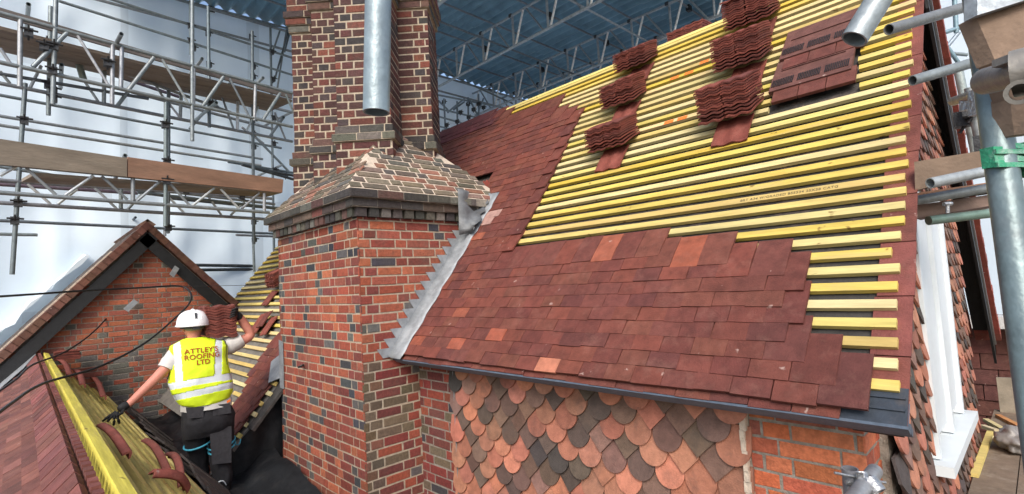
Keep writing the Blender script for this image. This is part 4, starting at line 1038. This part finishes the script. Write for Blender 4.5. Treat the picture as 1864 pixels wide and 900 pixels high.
# coupler cluster low at the pier
cp = empty('low_scaffold_joint', (-.45, 1.7, -7), 'two galvanised tubes joined by a swivel coupler in front of the brick pier', 'scaffold joint')
D_ = 1.72
T('tube', dep(1547, 853, D_), dep(1556, 960, D_), .0250, (.22, .22, .24), cp, 24, wall=.004)
T('tube', dep(1592, 858, D_+.10), dep(1536, 935, D_-.28), .0250, (.30, .31, .33), cp, 24, wall=.004)
cz = MB(); cz.tube(dep(1519, 861, D_-.03), dep(1612, 879, D_-.03), .0045, 8); cz.tube(dep(1566, 862, D_-.02), dep(1572, 880, D_-.04), .022, 14, wall=.006)
cz.tube(dep(1580, 872, D_-.05), dep(1598, 897, D_-.08), .027, 16, wall=.006); cz.box(dep(1588, 868, D_-.05), r2*.014, d2*.012, fwd*.012); cz.box(dep(1562, 863, D_-.05), r2*.018, d2*.022, fwd*.012); cz.tube(dep(1540, 878, D_-.02), dep(1566, 884, D_-.02), .008, 8); cz.tube(dep(1545, 890, D_-.02), dep(1560, 893, D_-.02), .008, 8)
cz.build('swivel_coupler', M['zinc'], cp)

# ---- cables
def smooth_path(P, n=8):
    out = []; P = [P[0]]+P+[P[-1]]
    for i in range(1, len(P)-2):
        p0, p1, p2, p3 = P[i-1], P[i], P[i+1], P[i+2]
        for k in range(n):
            t = k/n; out.append(.5*((2*p1)+(-p0+p2)*t+(2*p0-5*p1+4*p2-p3)*t*t+(-p0+3*p1-3*p2+p3)*t*t*t))
    out.append(P[-2]); return out
def cable(pts, r, label, nm='cable'):
    m = MB(); m.path(smooth_path([dep(x, y, d) for x, y, d in pts]), r, 8); return tag(m.build(nm, M['cable']), label, 'cable')
cable([(-30, 542, 4.2), (60, 536, 4.8), (160, 529, 5.4), (260, 524, 6.0), (325, 521, 6.4), (346, 532, 6.4), (345, 552, 6.2), (318, 580, 5.8), (262, 626, 5.2), (180, 668, 4.6), (80, 698, 4.0), (20, 735, 3.3), (-30, 775, 2.8)], .0105, 'thick black cable looping across the gable and down over the low roof')
cable([(266, 455, 9.3), (255, 490, 8.8), (225, 540, 8.3), (175, 600, 7.5), (120, 640, 6.6), (60, 664, 5.6), (30, 690, 4.9), (-20, 725, 4.2)], .011, 'thin black cable sagging from the gable peak to the flashing')
cable([(300, 522, 8.5), (380, 521, 8.5), (470, 519, 8.5)], .004, 'fine pale line running from the black cable toward the chimney', 'line')

# ================================================================ WORKER
XW = -5.70
def W(x, y, dx=0): return onX(x, y, XW+dx)
worker = empty('person', W(392, 888), 'worker in white helmet and yellow hi-vis vest carrying tiles on one shoulder', 'person')
prng = random.Random(9)
def loft(rings, n=36, pw=2.4, close=(True, True), wob=0.0, name=None, m=None, colf=None):
    # rings: (centre, half width along Y, half depth along X[, lean vector])
    vs = []
    for k, (c, hw, hd) in enumerate(rings):
        for i in range(n):
            a = 2*math.pi*i/n; ca, sa = math.cos(a), math.sin(a)
            px_ = abs(ca)**(2/pw)*(1 if ca > 0 else -1); py_ = abs(sa)**(2/pw)*(1 if sa > 0 else -1)
            p = V3(c)+V3((py_*hd, px_*hw, 0))
            if wob: p += V3((py_, px_, 0))*wob*(noise.noise(V3((px_*2.5, py_*2.5+5, c.z*9)))+.35*noise.noise(V3((px_*4, py_*4, c.z*14))))
            vs.append(p)
    fs = [(k*n+i, (k+1)*n+i, (k+1)*n+(i+1) % n, k*n+(i+1) % n) for k in range(len(rings)-1) for i in range(n)]
    m = m or MB(); m.quadset(vs, fs, smooth=True)
    if close[0]: m.quadset([vs[i] for i in range(n)], [tuple(range(n))], smooth=True)
    if close[1]: m.quadset([vs[(len(rings)-1)*n+i] for i in range(n)], [tuple(range(n))[::-1]], smooth=True)
    return m, vs, fs
def interp(L, m_):
    out = []
    for k in range(len(L)-1):
        for j in range(m_):
            t = j/m_; t2 = t*t*(3-2*t) if False else t; out.append([a+(b-a)*t2 for a, b in zip(L[k], L[k+1])])
    out.append(list(L[-1])); return out
def rings_px(L, m_=4, dx=0, fr=1.0):
    R = []
    for lx, rx, y, hd, off in interp(L, m_):
        a, b = W(lx, y), W(rx, y); c = (a+b)/2; c.x = XW+off+dx; R.append((c, abs(b.y-a.y)/2, hd))
    return R
# one continuous body under the clothes
J = dict(pel=W(378, 755), sp=W(374, 715), ch=W(368, 665, -.02), nk=W(354, 628, -.04), n2=W(353, 608, -.04), hd=W(352, 592, -.05), ht=W(351, 578, -.05),
         ls=W(328, 644, -.02), le=W(283, 690, .03), lw=W(238, 733, .06), lh=W(228, 741, .07),
         rs=W(412, 634, -.02), re=W(459, 611, -.02), rw=W(440, 583, -.01), rh=W(434, 573, .02),
         lp=W(358, 765), lk=W(358, 815, -.08), la=W(376, 858, -.16), lt=W(374, 864, -.26), rp=W(398, 765), rk=W(404, 820, -.02), ra=W(405, 874, .02), rt=W(404, 882, -.1))
RD = dict(pel=.13, sp=.12, ch=.13, nk=.058, n2=.060, hd=.088, ht=.075, ls=.06, le=.047, lw=.033, lh=.03, rs=.06, re=.058, rw=.044, rh=.036, lp=.08, lk=.055, la=.04, lt=.035, rp=.08, rk=.055, ra=.04, rt=.035)
ED = [('pel', 'sp'), ('sp', 'ch'), ('ch', 'nk'), ('nk', 'n2'), ('n2', 'hd'), ('hd', 'ht'), ('ch', 'ls'), ('ls', 'le'), ('le', 'lw'), ('lw', 'lh'), ('ch', 'rs'), ('rs', 're'), ('re', 'rw'), ('rw', 'rh'), ('pel', 'lp'), ('lp', 'lk'), ('lk', 'la'), ('la', 'lt'), ('pel', 'rp'), ('rp', 'rk'), ('rk', 'ra'), ('ra', 'rt')]
def skin_obj(J, RD, ED, root, name, matn, parent, sub=2, extra=None):
    ks = list(J); me = bpy.data.meshes.new(name+'_sk'); me.from_pydata([tuple(J[k]) for k in ks], [(ks.index(a), ks.index(b)) for a, b in ED], [])
    o = bpy.data.objects.new(name+'_sk', me); C.objects.link(o); md = o.modifiers.new('s', 'SKIN'); md.use_smooth_shade = True
    for i, k in enumerate(ks):
        sv = me.skin_vertices[0].data[i]; sv.radius = (RD[k], RD[k]); sv.use_root = (k == root)
    s2 = o.modifiers.new('u', 'SUBSURF'); s2.levels = sub; s2.render_levels = sub
    dg = bpy.context.evaluated_depsgraph_get(); dg.update(); nm = bpy.data.meshes.new_from_object(o.evaluated_get(dg))
    bpy.data.objects.remove(o); bpy.data.meshes.remove(me)
    if extra:
        bm = bmesh.new(); bm.from_mesh(nm)
        for c, sc in extra:
            r = bmesh.ops.create_icosphere(bm, subdivisions=3, radius=1.0)
            for v in r['verts']: v.co = V3((v.co.x*sc[0], v.co.y*sc[1], v.co.z*sc[2]))+c
        bm.to_mesh(nm); bm.free()
    nm.materials.clear(); nm.materials.append(matn); nm.name = name
    for p in nm.polygons: p.use_smooth = True
    r = bpy.data.objects.new(name, nm); C.objects.link(r); r.parent = parent; r.location = -rootloc(parent); return r
hd = J['hd']
skin_obj(J, RD, ED, 'pel', 'body', M['skin'], worker, 2, [(hd+V3((-.02, 0, -.01)), (.105, .083, .115)), (hd+V3((0, -.088, -.02)), (.020, .012, .034)), (hd+V3((0, .088, -.02)), (.020, .012, .034)), (hd+V3((-.125, 0, -.02)), (.02, .014, .025)), (hd+V3((-.085, 0, -.085)), (.04, .045, .03))])
m = MB(); loft([(hd+V3((.012, 0, .02)), .090, .095), (hd+V3((.015, 0, -.01)), .090, .094), (hd+V3((.02, 0, -.035)), .080, .080), (hd+V3((.02, 0, -.05)), .062, .066)], 24, 2, m=m); m.build('hair', M['hair'], worker)
# helmet
hc = W(351, 583, -.04); m = MB(); n = 40; rr = []
for k in range(11):
    a = (k/10)*math.pi/2*.97; z = math.sin(a)*.135; f = math.cos(a)**.8; rr.append((hc+V3((0, 0, z-.035)), .134*f+.002, .158*f+.002))
loft(rr, n, 2.15, m=m, close=(False, True))
loft([(hc+V3((-.01, 0, -.055)), .140, .168), (hc+V3((-.01, 0, -.045)), .143, .172), (hc+V3((0, 0, -.034)), .134, .158)], n, 2.1, m=m, close=(True, False))
m.prism([hc+V3((-.15, -.09, -.05)), hc+V3((-.15, .09, -.05)), hc+V3((-.225, .045, -.062)), hc+V3((-.225, -.045, -.062))], (0, 0, .01))
for dy in (-.045, 0, .045):
    P = [hc+V3((.150*math.cos(t), dy, -.035+.137*math.sin(t)*(1-abs(dy)*2.2))) for t in [.35+i*.12 for i in range(14)]]; m.path(P, .009, 6)
for dy in (-.07, -.03, .03, .07): m.box(hc+V3((.118-abs(dy)*.5, dy-.008, .03)), (.012, 0, 0), (0, .016, 0), (0, 0, .02))
m.build('helmet', M['helmet'], worker)
m = MB(); loft([(hc+V3((.0, 0, -.052)), .108, .128), (hc+V3((0, 0, -.075)), .104, .122)], 24, 2.2, m=m); m.box(hc+V3((.118, -.03, -.082)), (.025, 0, 0), (0, .06, 0), (0, 0, .03)); m.build('helmet_headband', M['patch'], worker)
m = MB(); m.box(hc+V3((.146, -.012, .01)), (.006, 0, .0), (0, .02, 0), (-.02, 0, .06)); m.build('helmet_sticker', M['dsteel'], worker)
# t-shirt: torso, sleeves
tors = [(343, 364, 616, .07, -.04), (334, 378, 620, .09, -.04), (322, 396, 626, .115, -.03), (316, 412, 636, .13, -.02), (317, 415, 652, .14, -.01), (315, 414, 672, .145, 0), (318, 414, 695, .14, .01), (322, 416, 715, .135, .01), (329, 420, 730, .16, .01), (330, 421, 741, .165, .01)]
m = MB(); loft(rings_px(tors, 4), 36, 2.5, wob=.016, m=m)
def limb(m, pts, rad, n=16, wob=0):
    P = []; Rr = []
    for k in range(len(pts)-1):
        for j in range(4):
            t = j/4; P.append(V3(pts[k]).lerp(V3(pts[k+1]), t)); Rr.append(rad[k]+(rad[k+1]-rad[k])*t)
    P.append(V3(pts[-1])); Rr.append(rad[-1])
    if wob: Rr = [r_*(1+wob*math.sin(i*2.3)) for i, r_ in enumerate(Rr)]
    m.path(P, Rr, n)
limb(m, [W(340, 640, -.02), W(318, 650, -.01), W(303, 672, .01)], [.085, .082, .080], wob=.04)
limb(m, [W(400, 636, -.02), W(420, 628, -.02), W(438, 618, -.02)], [.085, .088, .083], wob=.04)
m.build('t_shirt', M['shirt'], worker)
# vest
vst = [(346, 369, 615, .085, -.04), (333, 380, 618, .105, -.04), (312, 408, 626, .135, -.03), (309, 413, 634, .15, -.02), (312, 412, 652, .16, -.01), (309, 414, 672, .165, 0), (306, 418, 690, .165, .01), (311, 421, 705, .16, .02), (318, 421, 718, .155, .02), (326, 414, 728, .15, .02), (336, 400, 733, .145, .02)]
VR = rings_px(vst, 12, .01); vm, VV, VF = loft(VR, 150, 2.6, wob=.009, close=(False, False))
vest_me = bpy.data.meshes.new('vt'); vest_me.from_pydata([tuple(v) for v in VV], [], VF)
bvh = BVHTree.FromPolygons([tuple(v) for v in VV], VF)
def pxof(p):
    c = V3(p); d = c.dot(fwd); return 932+FPX*c.dot(r2)/d, 450+FPX*c.dot(d2)/d
yellow, silver = MB(), MB(); zref = {}
def bandtest(p):
    x, y = pxof(p)
    # slightly curved horizontal bands and two vertical straps
    c1 = 694-(x-365)*.17+abs(x-365)*.02; c2 = 714-(x-365)*.22
    if p.x > XW-.06:
        if abs(y-c1) < 6.2 or (abs(y-c2) < 5.8): return True
        if y < c1 and (abs(x-(322+(y-625)*.07)) < 7.0 or abs(x-(398-(y-625)*.02)) < 6.5): return True
    else:
        zz_ = p.z; 
        if abs(y-692) < 6 or abs(y-713) < 6: return True
    return False
sil = [f for f in VF if bandtest(sum((VV[i] for i in f), V3((0, 0, 0)))/4)]; yel = [f for f in VF if f not in set(sil)] if False else [f for f in VF if not bandtest(sum((VV[i] for i in f), V3((0, 0, 0)))/4)]
yellow.quadset(VV, yel, smooth=True)
silver.quadset([v+(v-V3((XW, 1.3, v.z))).normalized()*.003 for v in VV], sil, smooth=True)
vo = yellow.build('vest', M['vest'], worker); silver.build('reflective_strip', M['refl'], vo)
for o_ in (vo,): q = o_.modifiers.new('t', 'SOLIDIFY'); q.thickness = .004; q.offset = -1
for L in ([(311, 634), (313, 652), (309, 675), (305, 690)], [(409, 620), (412, 632), (411, 650), (413, 664)]):
    P = []; pp = MB()
    for x, y in L:
        r0 = W(x, y, 1.0); dr = (W(x, y)-r0).normalized(); h = bvh.ray_cast(r0, dr); P.append(h[0]+V3((.006, 0, 0)) if h[0] else W(x, y, .08))
    pp.path(smooth_path(P, 5), .0045, 6); pp.build('vest_piping', M['black'], vo)
def on_vest(body, x, y, size, sp=1.0):
    c0 = W(x, y)
    def place(c):
        p = V3((XW+1.0, c0.y+c.x, c0.z+c.y)); xs_ = []
        for dz in (-.014, 0, .014):
            for dy in (-.012, 0, .012):
                h = bvh.ray_cast(p+V3((0, dy, dz)), V3((-1, 0, 0)))
                if h[0]: xs_.append(h[0].x)
        xx = max(xs_) if xs_ else XW+.17
        return V3((xx+.006+c.z, p.y, p.z))
    text_mesh(body, size, M['letter'], vo, place, 'lettering', .0006, 'CENTER', sp)
# trousers
m = MB()
loft(rings_px([(334, 417, 737, .135, 0), (331, 420, 745, .145, .01), (330, 425, 760, .15, .02), (331, 426, 778, .145, .01), (334, 425, 790, .12, 0)], 3), 32, 2.5, wob=.012, m=m)
def leg(L, mm, w_=.016):
    loft(rings_px(L, 4), 24, 2.3, wob=w_, m=mm)
leg([(332, 380, 776, .11, 0), (333, 379, 795, .105, -.03), (340, 379, 812, .095, -.06), (346, 382, 825, .09, -.09), (352, 386, 842, .088, -.12), (357, 388, 860, .085, -.15), (360, 388, 866, .08, -.16)], m)
leg([(376, 426, 776, .115, 0), (379, 425, 795, .11, .0), (382, 423, 815, .10, -.0), (384, 421, 835, .095, .0), (386, 420, 855, .092, .01), (387, 420, 875, .088, .02), (390, 419, 880, .08, .02)], m)
tr = m.build('trousers', M['trous'], worker)
m = MB()
for q in ([(338, 742), (371, 741), (370, 760), (341, 762)], [(386, 738), (418, 734), (421, 752), (388, 757)]):
    bb = [W(x, y, .158) for x, y in q]; m.prism(bb, (.006, 0, 0))
m.prism([W(x, y, .122) for x, y in ((381, 780), (421, 776), (421, 842), (386, 846))], (.006, 0, 0))
m.build('trouser_patch', M['patch'], tr)
m = MB(); m.box(W(413, 734, .155), (.004, 0, 0), (0, .03, .01), (0, 0, .02)); m.build('orange_label', M['orange'], tr)
m = MB()
for c_, rad in ((W(361, 806, -.05), (.118, .112)), (W(403, 806, 0), (.118, .118)), (W(404, 814, 0), (.115, .115))):
    n = 28; P = [c_+V3((math.sin(2*math.pi*i/n)*rad[1], math.cos(2*math.pi*i/n)*rad[0], .035*math.cos(2*math.pi*i/n+.6))) for i in range(n+1)]; m.path(P, .009, 6)
m.build('knee_pad_strap', M['blue'], tr)
m = MB()
m.path(smooth_path([W(420, 806, .05), W(434, 810, .0), W(438, 800, -.05)], 6), .006, 6); m.build('hanging_strap', M['blue'], tr)
# boots
for L, nm, (sx, sy) in (([(360, 389, 862, .09, -.17), (359, 390, 868, .14, -.22), (359, 390, 873, .15, -.23)], 'boot', (372, 866)), ([(389, 420, 877, .09, .01), (388, 421, 884, .14, -.04), (388, 421, 890, .15, -.05)], 'boot', (405, 880))):
    m = MB(); leg(L, m, .004); b_ = m.build(nm, M['glove'], worker)
m = MB(); m.path(smooth_path([W(394, 886, .10), W(398, 878, .115), (W(406, 876, .12)), W(412, 883, .10)], 5), .006, 6); m.build('boot_trim', M['refl'], b_)
# gloves, five fingers each
def glove(wr, palm, tips, thumb, nm='glove', pr=.036):
    J2 = dict(w=wr, a=wr.lerp(palm, .55), p=palm); R2 = dict(w=.040, a=.038, p=pr); E2 = [('w', 'a'), ('a', 'p')]
    o1 = skin_obj(J2, R2, E2, 'w', nm, M['glove'], worker, 2); 
    m = MB()
    for k, (kn, md_, tp) in enumerate(tips): m.path([palm.lerp(kn, .2), kn, md_, tp], [.0125, .0125, .0115, .009], 8)
    m.path([wr.lerp(palm, .4)]+list(thumb), [.014, .013, .010], 8); m.build('fingers', M['glove'], o1)
pw = W(214, 748, .08); fl_ = []
for k, (a_, b_) in enumerate((((200, 757), (187, 767)), ((202, 760), (193, 771)), ((208, 762), (207, 774)), ((214, 761), (217, 771)))):
    kn = W(a_[0], a_[1], .09+.012*k); tp = W(b_[0], b_[1], .07+.01*k); fl_.append((kn, kn.lerp(tp, .5)+V3((.012, 0, .004)), tp))
glove(W(236, 734, .06), pw, fl_, (W(222, 752, .12), W(212, 758, .13)))
pw2 = W(431, 571, .03); fl_ = []
for k in range(4):
    kn = W(432-1.5*k, 561+4.5*k, .08); tp = W(421-1*k, 565+4.5*k, .10); fl_.append((kn, kn.lerp(tp, .5)+V3((.02, .006, .004)), tp))
glove(W(440, 583, -.01), pw2, fl_, (W(428, 560, -.02), W(418, 556, -.03)))
on_vest("ATTLEY'S", 360, 640, .064, 1.06); on_vest("ROOFING", 361, 650.5, .064, 1.04); on_vest("LTD", 362, 660.5, .062, 1.0)
# tiles on the shoulder
for k in range(12):
    P = W(405.5, 614-4.8*k, .06+srng.uniform(-.008, .008)); P.y += srng.uniform(-.008, .008)-.0015*k
    o = loose_tile(P, V3((0, 1, .05*(1-k/14))).normalized(), V3((-1, 0, 0)), V3((0, -.05, 1)), 'tile in the pile the worker carries on the right shoulder', 'tiles carried by the worker')
    o.matrix_world = frame(P, V3((0, 1, -.10+.012*k)).normalized(), V3((-1, .0, .0)), V3((0, 0, 1))) @ Matrix.Diagonal((1.45, 1.0, 1.7, 1))
for o in C.objects:
    if o.parent is None and o.get('label') and not o.get('kind'): o['kind'] = 'thing'
